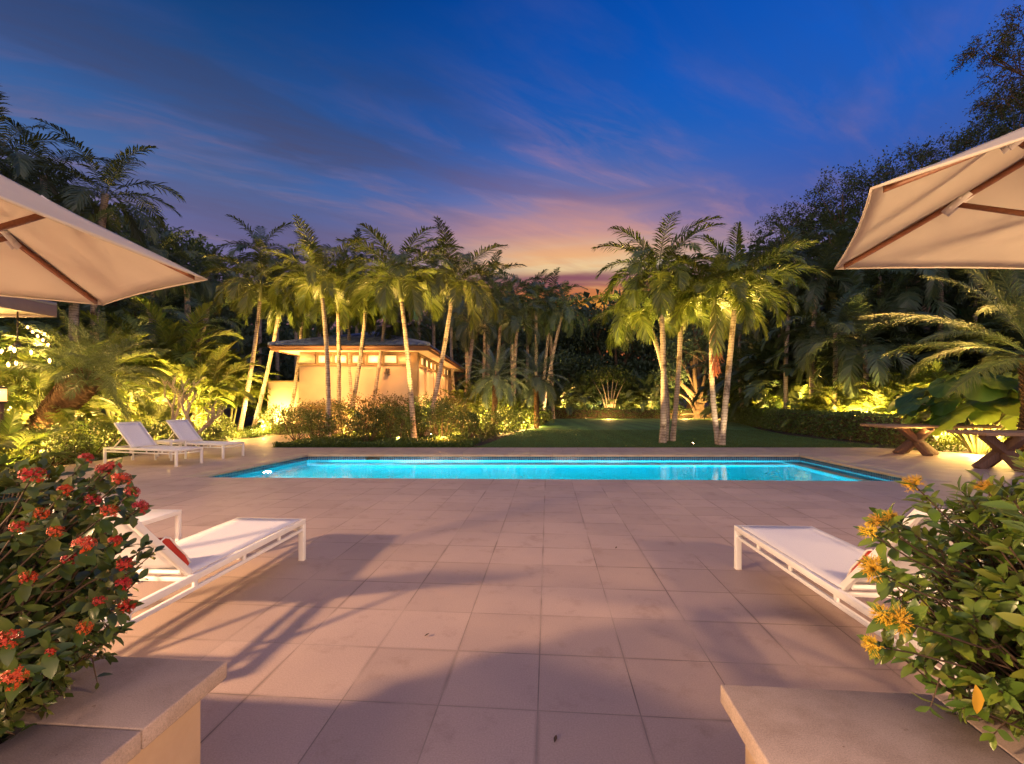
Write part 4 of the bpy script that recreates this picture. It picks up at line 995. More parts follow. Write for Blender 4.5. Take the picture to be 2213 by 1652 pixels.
def shrub(name, label, base, rx, rz_, mat, leaf=.075, ncl=170, k=9, group=None, seed=0, legs=.25, ry=None, cat='shrub'):
    r = np.random.default_rng(seed); t = thing(name, label, cat, base, 0, group)
    m = MB(); P, o = blob_points(A(0, 0, legs + rz_ * .95), A(rx, ry or rx, rz_), ncl, k, r, .13)
    s = P[:, 2] > .02; leaf_cloud(m, P[s], leaf, r, .35, o[s]); m.build('foliage', mat, t)
    m = MB()
    for i in range(7):
        a = i * 2.4 + seed; e = A(math.cos(a) * rx * .6, math.sin(a) * rx * .6, legs + rz_ * r.uniform(.7, 1.4))
        u = np.linspace(0, 1, 9)[:, None]; b = A(math.cos(a) * .06, math.sin(a) * .06, -.03)
        path = b + (e - b) * u + A(math.cos(a), math.sin(a), 0) * .1 * np.sin(PI * u) + r.normal(0, .012, (9, 3))
        m.tube(path, np.linspace(.022, .007, 9), 5)
        for q in (4, 6): m.tube([path[q], path[q] + A(r.normal(0, .15), r.normal(0, .15), .22)], [.012, .004], 4)
    m.build('stems', M['twig'], t, smooth=True)
    return t
GS = 'shrubs in the bed by the garden house'
sh = [(640, 17.2, .75, .5, 'shrub', 'dark green shrub on thin legs at the left tip of the bed'), (690, 16.6, .55, .42, 'shrub', 'dark shrub left of the straight grey palm'), (605, 20.5, .7, .5, 'shrub', 'green shrub across the path, left of the bed'), (745, 18.6, .7, .55, 'shrub', 'shrub between the straight grey palm and its right neighbour'),
      (795, 16.3, .62, .52, 'shrub', 'rounded shrub on a slim stem in the middle of the bed'), (852, 16.8, .65, .5, 'shrub', 'loose shrub left of the spotted palm'), (915, 18.2, .55, .5, 'shrub', 'shrub between the spotted palm and the leaning pale palm'), (955, 17.4, .72, .62, 'shrub', 'brightly uplit shrub beside the spotlight in the bed'),
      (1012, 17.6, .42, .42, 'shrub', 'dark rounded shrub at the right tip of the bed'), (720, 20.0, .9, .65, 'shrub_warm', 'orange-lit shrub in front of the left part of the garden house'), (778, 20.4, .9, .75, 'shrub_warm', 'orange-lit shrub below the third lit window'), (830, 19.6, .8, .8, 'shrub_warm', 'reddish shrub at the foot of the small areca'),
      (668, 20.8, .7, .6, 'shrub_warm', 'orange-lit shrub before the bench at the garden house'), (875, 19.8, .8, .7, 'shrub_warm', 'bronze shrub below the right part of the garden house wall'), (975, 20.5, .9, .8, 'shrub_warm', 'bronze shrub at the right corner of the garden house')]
for i, (px, d, rx, rz_, mt, lab) in enumerate(sh):
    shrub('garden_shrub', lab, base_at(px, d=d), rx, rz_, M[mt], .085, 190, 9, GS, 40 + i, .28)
G2 = 'shrubs around the left border'
for i, (px, d, rx, rz_, lab) in enumerate([(190, 11.9, 1.0, .45, 'wide leafy shrub behind the nearer far lounger'), (110, 10.6, .8, .40, 'leafy yellow-green shrub at the foot of the date palm'), (275, 13.4, .8, .40, 'dark shrub behind the backrest of the nearer far lounger'), (335, 14.2, .7, .38, 'dark shrub left of the frangipani'), (465, 17.2, .62, .5, 'rounded lit shrub right of the frangipani'),
                                           (445, 15.3, .5, .3, 'low shrub behind the farther far lounger'), (30, 10.4, .8, .42, 'bright shrub at the left edge behind the red flowering bush')]):
    shrub('border_shrub', lab, base_at(px, d=d), rx, rz_, M['shrub'], .075, 240, 9, G2, 80 + i, .06)
G3 = 'low shrubs along the lawn edge right of the garden house'
for i, (px, d, lab) in enumerate([(1050, 20.5, 'leafy shrub at the foot of the nearer bluish date palm'), (1090, 22, 'lit shrub right of the nearer date palm trunk'), (1130, 25, 'lit shrub at the lawn edge below the farther date palm'), (1165, 28, 'shrub at the right end of the planting along the lawn'), (1085, 26, 'shrub behind the date palm trunks'), (1115, 30, 'shrub in the shade of the dark palm clump')]):
    shrub('border_shrub', lab, base_at(px, d=d), .95, .5, M['shrub'], .10, 180, 9, G3, 120 + i, .1)

for i, (px, d, rx, rz_, lab) in enumerate([(908, 19.0, .7, .75, 'shrub hiding the foot of the garden house corner'), (938, 20.0, .8, .8, 'tall shrub right of the garden house corner')]):
    shrub('garden_shrub', lab, base_at(px, d=d), rx, rz_, M['shrub'], .085, 190, 9, GS, 140 + i, .25)
# clipped hedge along the right of the lawn
def hedge(label, pts, w, h, mat, leaf, dens, seed, name='clipped_hedge'):
    r = np.random.default_rng(seed); base = A(*pts[0], 0); t = thing(name, label, 'hedge', base)
    P = np.array([A(*p, 0) - base for p in pts]); ds = np.concatenate([[0], np.cumsum(np.linalg.norm(np.diff(P, axis=0), axis=1))]); L = ds[-1]
    def at(s): return np.stack([np.interp(s, ds, P[:, i]) for i in range(3)], 1)
    n = int(L * (w + 2 * h) * dens); s = r.random(n) * L; c = at(s); e = at(np.minimum(L, s + .05)) - at(np.maximum(0, s - .05)); e /= np.linalg.norm(e, axis=1)[:, None]; b = np.cross(e, A(0, 0, 1))
    u = r.random(n) * (w + 2 * h); left = u < h; right = u > h + w; top = ~(left | right)
    off = np.where(left, -w / 2, np.where(right, w / 2, u - h - w / 2)); z = np.where(left, u, np.where(right, u - h - w, h)); z = np.where(top, h, z)
    p = c + b * off[:, None] + A(0, 0, 1) * z[:, None] + r.normal(0, .03, (n, 3)); p[:, 2] += .03 * np.sin(s * 3.1) + .02 * np.sin(s * 7.7)
    o = b * (right * 1. - left * 1.)[:, None] + A(0, 0, 1) * (top * 1.)[:, None]
    m = MB(); leaf_cloud(m, p, leaf, r, .2, o * .9); m.build('foliage', mat, t)
    m = MB(); k = 40; S_ = np.linspace(0, L, k); c = at(S_); e = np.gradient(c, axis=0); e /= np.linalg.norm(e, axis=1)[:, None]; b = np.cross(e, A(0, 0, 1)); wi, hi = w / 2 - .05, h - .05
    V = np.stack([c - b * wi - A(0, 0, .03), c - b * wi + A(0, 0, hi), c + b * wi + A(0, 0, hi), c + b * wi - A(0, 0, .03)], 1)
    q = [[i * 4 + j, i * 4 + j + 1, (i + 1) * 4 + j + 1, (i + 1) * 4 + j] for i in range(k - 1) for j in range(3)] + [[0, 3, 2, 1], [4 * k - 4, 4 * k - 3, 4 * k - 2, 4 * k - 1]]
    m.add(V, q); m.build('branches', M['twig'], t)
    return t
hp = [g3(1572, 908), g3(1592, 912), g3(1640, 921), g3(1700, 932), g3(1800, 945), g3(1900, 956.5), g3(1965, 962), g3(2030, 966)]
hedge('long clipped hedge curving along the right side of the lawn', [(x + .2, y + .35) for x, y in hp], .85, .95, M['hedge'], .11, 430, 3)
hedge('low leafy hedge at the far end of the lawn, below the tree trunks', [g3(1195, 904), g3(1290, 903.5), g3(1441, 903.5)], .8, .78, M['hedge'], .15, 190, 4, 'low_hedge')
hedge('knee-high border at the end of the far hedge, lit orange', [g3(1440, 903.5), g3(1535, 903.5)], .8, .7, M['hedge'], .15, 190, 5, 'low_hedge')
# ground covers: nobody could count the leaves
def cover(label, poly, n, h, seed, leaf=.06, mat='cover', front=1.0):
    r = np.random.default_rng(seed); P = np.array(poly); lo, hi = P.min(0)[:2], P.max(0)[:2]
    x = r.uniform(lo[0], hi[0], n); y = lo[1] + (hi[1] - lo[1]) * r.random(n) ** front
    k = in_poly(x, y, poly); x, y = x[k], y[k]
    z = h * r.random(len(x)) * (.55 + .45 * np.sin(x * 2.3 + 1) * np.sin(y * 1.9)); z = np.abs(z)
    m = MB(); leaf_cloud(m, np.stack([x, y, z - .02], 1), leaf, r, .6, np.tile(A(0, 0, .8), (len(x), 1)))
    tag(m.build('ground_cover', M[mat], None), label, 'ground cover', kind='stuff')
bed_poly = [(-7.7, 14.63), (-1.3, 14.63), g3(1030, 963), g3(1040, 955), g3(1010, 938), g3(1000, 931.5), g3(790, 938), g3(700, 946), g3(640, 956)]
cover('low green ground cover filling the bed beyond the pool', bed_poly, 42000, .24, 5, .07, 'cover', 1.7)
cover('leafy ground cover edging the left of the path', [(-10.5, 14.6), g3(520, 949.5), g3(600, 940.5), g3(700, 931.5), g3(700, 925), g3(560, 930), g3(440, 945), (-12.5, 15)], 16000, .45, 6, .085)
cover('leafy ground cover behind the far loungers', [(-11.3, 9.5), (-10.7, 11), (-10.45, 12.4), (-10.5, 14.6), (-15, 16), (-15, 9.5)], 22000, .32, 7, .075)
cover('leafy ground cover below the tables on the right', [(16.5, 11.65), (13.4, 12.55), (12.3, 13.95), (11.6, 14.65), g3(1960, 968), g3(2010, 950), (20, 16), (20, 11.6)], 16000, .45, 8, .085)
cover('undergrowth along the lawn edge right of the garden house', [g3(1045, 955), g3(1110, 937), g3(1180, 915), g3(1190, 905), g3(1100, 905), g3(1000, 928)], 16000, .5, 9, .11)
cover('undergrowth behind the clipped hedge', [g3(1600, 912), g3(1700, 928), g3(1800, 941), g3(1900, 951), g3(2030, 960), (20, 17), (24, 30), g3(1640, 905)], 16000, .7, 10, .13)

# ---- big round-leaved plant by the tables
def round_leaf_plant(label, base, seed, n=17, s=1.0):
    r = np.random.default_rng(seed); t = thing('elephant_ear', label, 'leafy plant', base); st = MB(); lv = MB()
    for k in range(n):
        a = k * 2.4 + r.uniform(-.3, .3); h = r.uniform(.55, 1.25) * s; rr = r.uniform(.35, 1.15) * s
        P = A(math.cos(a) * rr, math.sin(a) * rr, h); b = A(math.cos(a) * .1, math.sin(a) * .1, -.03)
        u = np.linspace(0, 1, 10)[:, None]; path = (1 - u) ** 2 * b + 2 * u * (1 - u) * (b * .5 + A(P[0] * .35, P[1] * .35, h * .9)) + u * u * P
        st.tube(path, np.linspace(.032, .014, 10), 7)
        tl = r.uniform(.35, 1.5); d = unit(A(math.cos(a), math.sin(a), -.2 - tl * .7)); nn = unit(A(math.cos(a) * tl, math.sin(a) * tl, 1) + r.normal(0, .15, 3)); bb = unit(np.cross(d, nn)); nn = np.cross(bb, d)
        Lf = r.uniform(.34, .56) * s; ang = np.linspace(-PI, PI, 25)[:-1]; vs = [P]
        for ring in (.33, .66, 1.0):
            for g in ang:
                R_ = ring * (.52 + .13 * math.cos(g) - .24 * math.exp(-((abs(g) - PI) / .28) ** 2)) * (1 + .04 * math.sin(g * 7) * ring) * Lf
                x, y = R_ * math.cos(g) * 1.12 + .0, R_ * math.sin(g)
                vs.append(P + d * x + bb * y + nn * (.10 * abs(y) - .28 * x * x / Lf * (x > 0) - .18 * y * y / Lf + .045 * Lf * ring * math.sin(g * 9) + .02 * Lf * ring * math.sin(g * 4 + k)))
        q = []; n_ = 24
        for i in range(n_): 
            j = (i + 1) % n_; q += [[1 + i, 1 + n_ + i, 1 + n_ + j, 1 + j], [1 + n_ + i, 1 + 2 * n_ + i, 1 + 2 * n_ + j, 1 + n_ + j]]
        lv.add(vs, q, [[0, 1 + i, 1 + (i + 1) % n_] for i in range(n_)])
    st.build('stalks', M['shaft'], t, smooth=True); lv.build('leaves', M['ear'], t, smooth=True)
round_leaf_plant('large round-leaved plant lit from below, behind the timber tables', A(13.2, 12.9, 0), 3, 44, 1.7)
round_leaf_plant('round-leaved plant at the right edge beside the nearer timber table', A(15.2, 12.9, 0), 4, 34, 1.7)
round_leaf_plant('big-leaved plant glowing at the left edge under the eaves', A(-12.6, 10.2, 0), 5, 18, 1.1)

# ---- bare frangipani
def frangipani(base):
    r = np.random.default_rng(2); t = thing('frangipani_tree', 'bare branching frangipani behind the farther far lounger', 'tree', base); m = MB(); lf = MB(); tips = []
    def grow_(p, d, L, rad, lev):
        n = 7; u = np.linspace(0, 1, n)[:, None]; e = p + d * L
        path = p + (e - p) * u + A(0, 0, .12 * L) * (u * u - u) + r.normal(0, .008, (n, 3)) * (u > 0)
        m.tube(path, np.linspace(rad, rad * .72, n), 8); e = path[-1]
        if lev == 0: tips.append((e, d)); return
        for k in range(2 if r.random() < .75 else 3):
            a = r.uniform(0, 6.28); o = A(math.cos(a), math.sin(a) * .6, .15); grow_(e, unit(d * .75 + o * .62 + A(0, 0, .25)), L * r.uniform(.62, .9), rad * .7, lev - 1)
    grow_(A(-.12, 0, -.03), unit(A(-.42, .05, 1)), .75, .07, 4); grow_(A(.14, 0, -.03), unit(A(.25, 0, 1)), .62, .08, 4); grow_(A(.2, .05, .3), unit(A(.8, -.1, .62)), .5, .06, 3)
    for e, d in tips:
        for k in range(4):
            dd = unit(d + r.normal(0, .7, 3)); lf.add(np.array(leaf_verts(e, dd, A(0, 0, 1), .17, .055)), LEAF_Q)
    m.build('branches', M['pale_bark'], t, smooth=True); lf.build('leaves', M['areca'], t)
frangipani(base_at(398, d=14.6))
# ================================================================ broad trees
def tree(name, label, base, blobs, leaf, ncl, k, mat, group=None, seed=0, r0=.3, bark='bark', spread=.2, twigs=0, up=.4, fork=None):
    """blobs: (centre in world, radii); a limb runs to each"""
    r = np.random.default_rng(seed); base = np.asarray(base, float); t = thing(name, label, 'tree', base, 0, group)
    m = MB(); lf = MB(); fork = (np.mean([b[0] for b in blobs], axis=0) - base) * A(.35, .35, .42) if fork is None else np.asarray(fork, float) - base
    u = np.linspace(0, 1, 12)[:, None]; path = A(0, 0, -.1) + (fork + A(0, 0, .1)) * u + r.normal(0, .05, (12, 3)) * np.sin(PI * u); m.tube(path, r0 * (1.15 - .4 * u[:, 0] + .5 * np.exp(-u[:, 0] * 9)), 9)
    for cen, rad in blobs:
        c = np.asarray(cen, float) - base; rad = np.asarray(rad, float) * np.ones(3)
        mid = (fork + c) / 2 + A(r.normal(0, .4), r.normal(0, .3), r.normal(0, .2)) - A(0, 0, .1) * np.linalg.norm(c - fork)
        pth = (1 - u) ** 2 * fork + 2 * u * (1 - u) * mid + u * u * c; m.tube(pth, np.linspace(r0 * .55, r0 * .1, 12), 7)
        P, o = blob_points(c, rad, ncl, k, r, spread * .6)
        if twigs:                              # feathery sprays hanging from long thin twigs
            dd = r.normal(size=(twigs, 3)); dd[:, 2] = dd[:, 2] * .6 + .2; dd /= np.linalg.norm(dd, axis=1)[:, None]
            for d in dd:
                s = c + d * rad * r.uniform(.3, .8); L = r.uniform(.5, 1.0) * np.mean(rad) * .75
                q = np.linspace(0, 1, 9)[:, None]; tw = s + d * L * q - A(0, 0, .35 * L) * q * q + r.normal(0, .03, (9, 3)); m.tube(tw, np.linspace(.02, .006, 9), 4, cap=False)
                pt = np.repeat(tw[2:], 5, 0) + r.normal(0, .08, (35, 3)); leaf_cloud(lf, pt, leaf, r, .3, np.tile(d * .6 - A(0, 0, .3), (35, 1)), .3)
        leaf_cloud(lf, P, leaf, r, up, o * .6, .55)
        for i in range(6):
            e = c + r.normal(0, .45, 3) * rad; m.tube([pth[8], (pth[8] + e) / 2 + A(0, 0, .1), e], [r0 * .16, r0 * .1, r0 * .03], 5, cap=False)
    m.build('trunk', M[bark], t, smooth=True); lf.build('crown', mat, t)
    return t
GK = 'feathery trees along the right skyline'
tree('feathery_tree', 'feathery tree on the skyline directly above the uplit palm pair', base_at(1690, d=33), [(pp(1690, 500, 33), (1.9, 1.8, 1.5)), (pp(1655, 560, 33), (1.5, 1.5, 1.2)), (pp(1745, 470, 33), (1.7, 1.6, 1.3)), (pp(1720, 570, 33), (2, 1.8, 1.4))], .17, 120, 9, M['kiawe'], GK, 1, .3, twigs=34)
tree('feathery_tree', 'feathery tree on the skyline left of the right parasol', base_at(1840, d=31), [(pp(1820, 420, 31), (1.9, 1.8, 1.6)), (pp(1880, 400, 31), (1.8, 1.8, 1.3)), (pp(1790, 500, 31), (2.0, 1.8, 1.5)), (pp(1880, 490, 31), (2.4, 2, 1.6))], .17, 130, 9, M['kiawe'], GK, 2, .35, twigs=36)
tree('feathery_tree', 'feathery tree on the skyline above the tip of the right parasol', base_at(2000, d=28), [(pp(1965, 370, 28), (1.8, 1.8, 1.2)), (pp(2050, 340, 28), (1.9, 1.8, 1.3)), (pp(1985, 440, 28), (2.4, 2, 1.6))], .16, 130, 9, M['kiawe'], GK, 3, .35, twigs=36)
tree('feathery_tree', 'large dark tree at the upper right edge, above the right parasol', base_at(2230, d=24), [(pp(2170, 275, 24), (1.6, 1.6, 1.3)), (pp(2120, 320, 24), (1.4, 1.6, 1.0)), (pp(2240, 240, 24), (1.8, 1.6, 1.5)), (pp(2220, 350, 24), (2, 1.8, 1.2))], .14, 190, 9, M['kiawe'], GK, 4, .4, twigs=30)
tree('feathery_tree', 'thin drooping branches of a near tree in the upper right corner', base_at(2520, d=17), [(pp(2195, 150, 17), (1.0, 1.0, .75)), (pp(2225, 60, 17), (1.0, 1.0, .8)), (pp(2130, 110, 17), (.75, .8, .45)), (pp(2165, 215, 17), (.7, .8, .35)), (pp(2290, 150, 17), (1.2, 1.2, 1.2))], .10, 26, 8, M['kiawe'], GK, 5, .14, spread=.3, twigs=44, fork=pp(2500, 200, 17))
GB = 'dark broad-leaved trees beyond the garden'
def bl(lst, d, s): return [(pp(x, y, d + random.uniform(-1.5, 1.5)), (rx * s, rx * s, rz * s)) for x, y, rx, rz in lst]
tree('broad_tree', 'dark bushy tree filling the left edge behind the big palms', base_at(60, d=30), bl([(30, 400, 2.6, 2), (100, 440, 2.4, 2), (0, 520, 3, 2.4), (120, 560, 3, 2.4), (60, 640, 3, 2.5)], 30, 1), .28, 230, 8, M['tree'], GB, 11, .4)
tree('broad_tree', 'dark bushy tree behind the biggest left skyline palm', base_at(250, d=31), bl([(215, 500, 2.4, 2), (290, 520, 2.3, 2), (250, 590, 3, 2.4), (330, 600, 2.6, 2.2), (300, 680, 3, 2.4)], 31, 1), .28, 230, 8, M['tree'], GB, 12, .4)
tree('broad_tree', 'dark tree on the slope of the left skyline', base_at(400, d=34), bl([(385, 560, 2.4, 2), (440, 590, 2.3, 2), (400, 650, 3, 2.2), (470, 660, 2.6, 2), (430, 720, 3, 2.4)], 34, 1), .28, 230, 8, M['tree'], GB, 13, .4)
tree('broad_tree', 'far dark tree behind the leftmost bed palms', base_at(560, d=48), bl([(520, 690, 3, 2), (580, 700, 3, 2), (550, 760, 4, 2.6), (620, 765, 3, 2.2)], 48, 1), .4, 200, 7, M['tree'], GB, 14, .4)
tree('broad_tree', 'far rounded tree above the garden house roof', base_at(760, d=52), bl([(720, 740, 3.4, 1.8), (790, 725, 3.2, 1.8), (860, 740, 3.4, 1.8), (780, 790, 5, 2)], 52, 1), .42, 200, 7, M['tree'], GB, 15, .4)
tree('broad_tree', 'far tree behind the strongly leaning pale palm', base_at(960, d=46), bl([(930, 720, 3, 2), (990, 700, 3, 2.2), (1040, 690, 3, 2.4), (1000, 770, 4, 2.6), (1090, 740, 4, 3)], 46, 1), .4, 220, 7, M['tree'], GB, 16, .4)
tree('broad_tree', 'dark tree at the right foot of the palm clump below the sunset', base_at(1180, d=50), bl([(1140, 700, 3.2, 2.4), (1200, 710, 3.2, 2.4), (1170, 780, 4, 3), (1240, 780, 3.4, 2.6), (1120, 800, 4, 3)], 50, 1), .42, 220, 7, M['tree'], GB, 17, .45)
# layered spreading tree in the middle
tree('spreading_tree', 'wide layered tree beyond the lawn, beneath the last light of the sunset', base_at(1330, d=47), [(pp(x, y, 47 + random.uniform(-2, 2)), (rx, rx * .8, rz)) for x, y, rx, rz in [(1275, 700, 3.0, .8), (1330, 684, 3.2, .9), (1390, 685, 3, .9), (1250, 740, 3, .8), (1310, 735, 3.4, .8), (1370, 745, 3.4, .8), (1430, 735, 3, .9), (1265, 790, 2.8, .7), (1330, 795, 3.2, .7), (1395, 800, 3.2, .7)]], .34, 190, 8, M['tree'], GB, 18, .4, up=.9)
tree('broad_tree', 'dark tree behind the low hedge across the lawn, left part', base_at(1250, d=45), bl([(1230, 800, 2.4, 1.6), (1280, 815, 2.4, 1.6), (1215, 845, 2.2, 1.4), (1270, 850, 2, 1.3)], 45, 1), .3, 190, 7, M['tree'], GB, 19, .25)
tree('broad_tree', 'dark tree behind the low hedge across the lawn, right part', base_at(1400, d=45), bl([(1370, 815, 2.4, 1.6), (1430, 810, 2.4, 1.8), (1390, 845, 2, 1.2), (1440, 850, 2, 1.3)], 45, 1), .3, 190, 7, M['tree'], GB, 20, .25)
tree('broad_tree', 'dark tree behind the lawn palms', base_at(1490, d=45), bl([(1450, 660, 3, 1.8), (1510, 650, 3, 2), (1570, 630, 3, 2.2), (1480, 720, 3.4, 2), (1560, 710, 3.4, 2.4), (1600, 770, 3, 2.4)], 45, 1), .36, 220, 7, M['tree'], GB, 21, .4)
tree('broad_tree', 'dark tree between the uplit palm pair and the dense palm row', base_at(1640, d=40), bl([(1625, 600, 2.6, 2), (1680, 640, 2.8, 2.2), (1620, 690, 3, 2.4), (1680, 730, 3, 2.4), (1640, 790, 3, 2.2)], 40, 1), .32, 220, 7, M['tree'], GB, 22, .4)
tree('broad_tree', 'dark tree filling the gap above the clipped hedge', base_at(1800, d=32), bl([(1740, 620, 2.8, 2.4), (1820, 640, 2.8, 2.4), (1780, 720, 3, 2.2), (1860, 730, 3, 2.2), (1920, 660, 2.8, 2.4)], 32, 1), .3, 230, 7, M['tree'], GB, 23, .4)
tree('broad_tree', 'dark tree behind the long date palm fronds at the right', base_at(2080, d=30), bl([(2000, 560, 2.8, 2.4), (2090, 540, 2.8, 2.4), (2170, 520, 2.8, 2.4), (2040, 660, 3, 2.4), (2140, 660, 3, 2.4), (2210, 620, 3, 2.4)], 30, 1), .3, 230, 7, M['tree'], GB, 24, .4)
# orange-lit old tree with several stems at the far right end of the lawn
tb = gp(1512, 904)
tree('many_stemmed_tree', 'old tree with several twisted trunks lit orange at the far end of the lawn', tb, bl([(1470, 760, 1.8, 1.1), (1535, 740, 1.8, 1.2), (1575, 800, 1.5, 1.0), (1450, 810, 1.4, .8), (1510, 700, 2, 1.3)], tb[1], 1), .26, 130, 7, M['tree'], GB, 31, .42, 'bark', fork=tb + A(0, 0, 1.3))
m = MB(); tt = bpy.data.objects['many_stemmed_tree']
for ex, ey, r0 in [(1448, 812, .16), (1465, 850, .14), (1540, 770, .2), (1500, 740, .2), (1470, 780, .12), (1555, 895, .12), (1470, 897, .14)]:
    e = pp(ex, ey, tb[1]) - tb; u = np.linspace(0, 1, 14)[:, None]; b = A(random.uniform(-.3, .3), 0, -.05)
    pth = b + (e - b) * u + A(.25, 0, .3 * (e[2] > 1)) * np.sin(PI * u); pth[:, 2] += (0 if e[2] > 1 else .25) * np.sin(PI * u[:, 0]); m.tube(pth, np.linspace(r0, r0 * .5, 14), 8)
m.build('stem', M['bark'], tt, smooth=True)
fb = base_at(1318, d=41.5); t = thing('fan_stemmed_tree', 'small tree with a fan of pale stems behind the low hedge across the lawn', 'tree', fb); m = MB(); lf = MB(); r = np.random.default_rng(9)
for i, x in enumerate((-26, -15, -5, 6, 14, 24)):
    e = pp(1318 + x * 1.5, 800 + abs(x) * .7, 41.5) - fb; u = np.linspace(0, 1, 10)[:, None]; m.tube(A(x * .012, 0, -.05) + (e - A(x * .012, 0, 0)) * u + A(-x * .012, 0, 0) * np.sin(PI * u), np.linspace(.07, .025, 10), 7)
    P, o = blob_points(e, A(1.0, 1, .6), 60, 7, r, .2); leaf_cloud(lf, P, .22, r)
m.build('stems', M['pale_bark'], t, smooth=True); lf.build('crown', M['shrub'], t)

# far-off wood that closes the view: reads as one mass
def wood():
    r = np.random.default_rng(77); n = 52000; d = r.uniform(54, 80, n); px = r.uniform(-250, 2500, n)
    topy = np.interp(px, [-250, 100, 400, 560, 640, 900, 1000, 1120, 1250, 1330, 1420, 1600, 1750, 2500], [520, 520, 610, 690, 728, 736, 705, 692, 682, 676, 660, 600, 520, 480]) + 10 * np.sin(px * .045) + 6 * np.sin(px * .13 + 1)
    zt = CAMZ - (topy - HY) / F * 66; z = zt * r.random(n) ** .62; P = np.stack([(px - CX) / F * d, d, z], 1)
    P += r.normal(0, .5, P.shape); m = MB(); leaf_cloud(m, P, 1.0, r, .3, None, .7); tag(m.build('far_wood', M['tree']), 'dark wood closing the view behind the whole garden', 'wood', kind='stuff')
wood()
# distant hills
m = MB(); n = 90; xs = np.linspace(-520, 420, n); vs = []
for x in xs:
    h = 26 + 24 * math.exp(-((x + 150) / 150) ** 2) + 10 * math.exp(-((x - 40) / 90) ** 2) + 4 * math.sin(x * .05) + 2 * math.sin(x * .17)
    for f in (0, .35, .7, 1, .6): vs.append((x + 5 * math.sin(f * 7 + x), 330 + 120 * (f if f != .6 else 1.8), h * (f if f != .6 else .5) - 1))
m.add(vs, [[i * 5 + j, (i + 1) * 5 + j, (i + 1) * 5 + j + 1, i * 5 + j + 1] for i in range(n - 1) for j in range(4)])
tag(m.build('hills', noisy_mat('far_hillside', (.10, .12, .14), (.16, .18, .21), .05, .95, 0), None, True), kind='structure')

# ================================================================ garden house
def plain_wall():
    t = NT('cream_stucco'); t.base(t.ramp(t.noise(.8, 5), [(.3, (.44, .34, .25)), (.7, (.52, .41, .31))]), .85, 0, .2); t.bump(t.noise(140, 3), .15, .004); return t.m
def tile_mat():
    t = NT('blue_black_tiles'); oi = t.new('ShaderNodeNewGeometry')
    t.base(t.ramp(oi.outputs['Random Per Island'], [(0, (.11, .145, .25)), (.5, (.18, .225, .37)), (1, (.27, .32, .46))]), .45, 0, .5); return t.m
M['stucco'] = plain_wall(); M['tiles'] = tile_mat()
M['trim'] = noisy_mat('olive_trim', (.15, .105, .055), (.21, .15, .08), 3, .6, .1, 60, .003)
M['fascia'] = noisy_mat('brown_fascia', (.13, .062, .036), (.18, .09, .05), 3, .5, .15, 50, .003, sc3=(1, 12, 12))
M['soffit'] = noisy_mat('pale_soffit', (.50, .40, .28), (.58, .47, .34), 2, .7, .1, 60, .003, sc3=(8, 1, 8))
M['pane'] = emit_mat('lit_window_pane', (1, .64, .22), 1.0)
hb = A(-7.4, 22, 0); gh = thing('garden_house', 'cream garden house with a row of lit clerestory windows under a dark tiled hip roof', 'house', hb)
XL, XR, YF, YB, ZE = -10.28, -4.6, 22.0, 36.0, 3.86
def hbox(m, x0, x1, y0, y1, z0, z1): m.box(A((x0 + x1) / 2, (y0 + y1) / 2, (z0 + z1) / 2) - hb, (abs(x1 - x0), abs(y1 - y0), abs(z1 - z0)))
m = MB(); hbox(m, XL, XR, YF, YF + .25, -.1, 3.18); hbox(m, XR - .25, XR, YF + .252, YB, -.1, 3.18); hbox(m, XL, XL + .25, YF + .252, YB, -.1, ZE - .02); hbox(m, XL + .252, XR - .252, YB - .25, YB, -.1, ZE - .02)
hbox(m, XL, -9.55, YF + .03, YF + .25, 3.28, ZE - .005)
m.build('wall', M['stucco'], gh)
m = MB(); hbox(m, XL - .03, XR + .05, YF - .05, YF + .2, 3.19, 3.27); hbox(m, XR - .2, XR + .05, YF + .21, YB, 3.19, 3.27); hbox(m, -9.54, XR + .03, YF, YF + .22, 3.76, ZE - .006); hbox(m, XR - .2, XR + .03, YF + .23, YB, 3.76, ZE - .006)
m.build('trim_band', M['trim'], gh, bevel=.006)
wins = [(-9.47, -8.80), (-8.68, -7.94), (-7.82, -7.16), (-7.05, -6.34), (-6.26, -5.52)]
edges = []
for x0, x1 in wins:
    m = MB(); z0, z1, f = 3.275, 3.755, .075
    hbox(m, x0, x0 + f, YF - .02, YF + .16, z0, z1); hbox(m, x1 - f, x1, YF - .02, YF + .16, z0, z1); hbox(m, x0 + f, x1 - f, YF - .018, YF + .158, z0, z0 + f * .8); hbox(m, x0 + f, x1 - f, YF - .018, YF + .158, z1 - f * .8, z1)
    w = m.build('window', M['trim'], gh, bevel=.004); m = MB(); hbox(m, x0 + f, x1 - f, YF + .08, YF + .10, z0 + .06, z1 - .06); m.build('pane', M['pane'], w)
for x0, x1 in [(-8.80, -8.68), (-7.94, -7.82), (-7.16, -7.05), (-6.34, -6.26), (-5.52, -4.85)]:
    m = MB(); hbox(m, x0 + .004, x1 - .004, YF + .02, YF + .16, 3.275, 3.755); m.build('mullion', M['stucco'], gh)
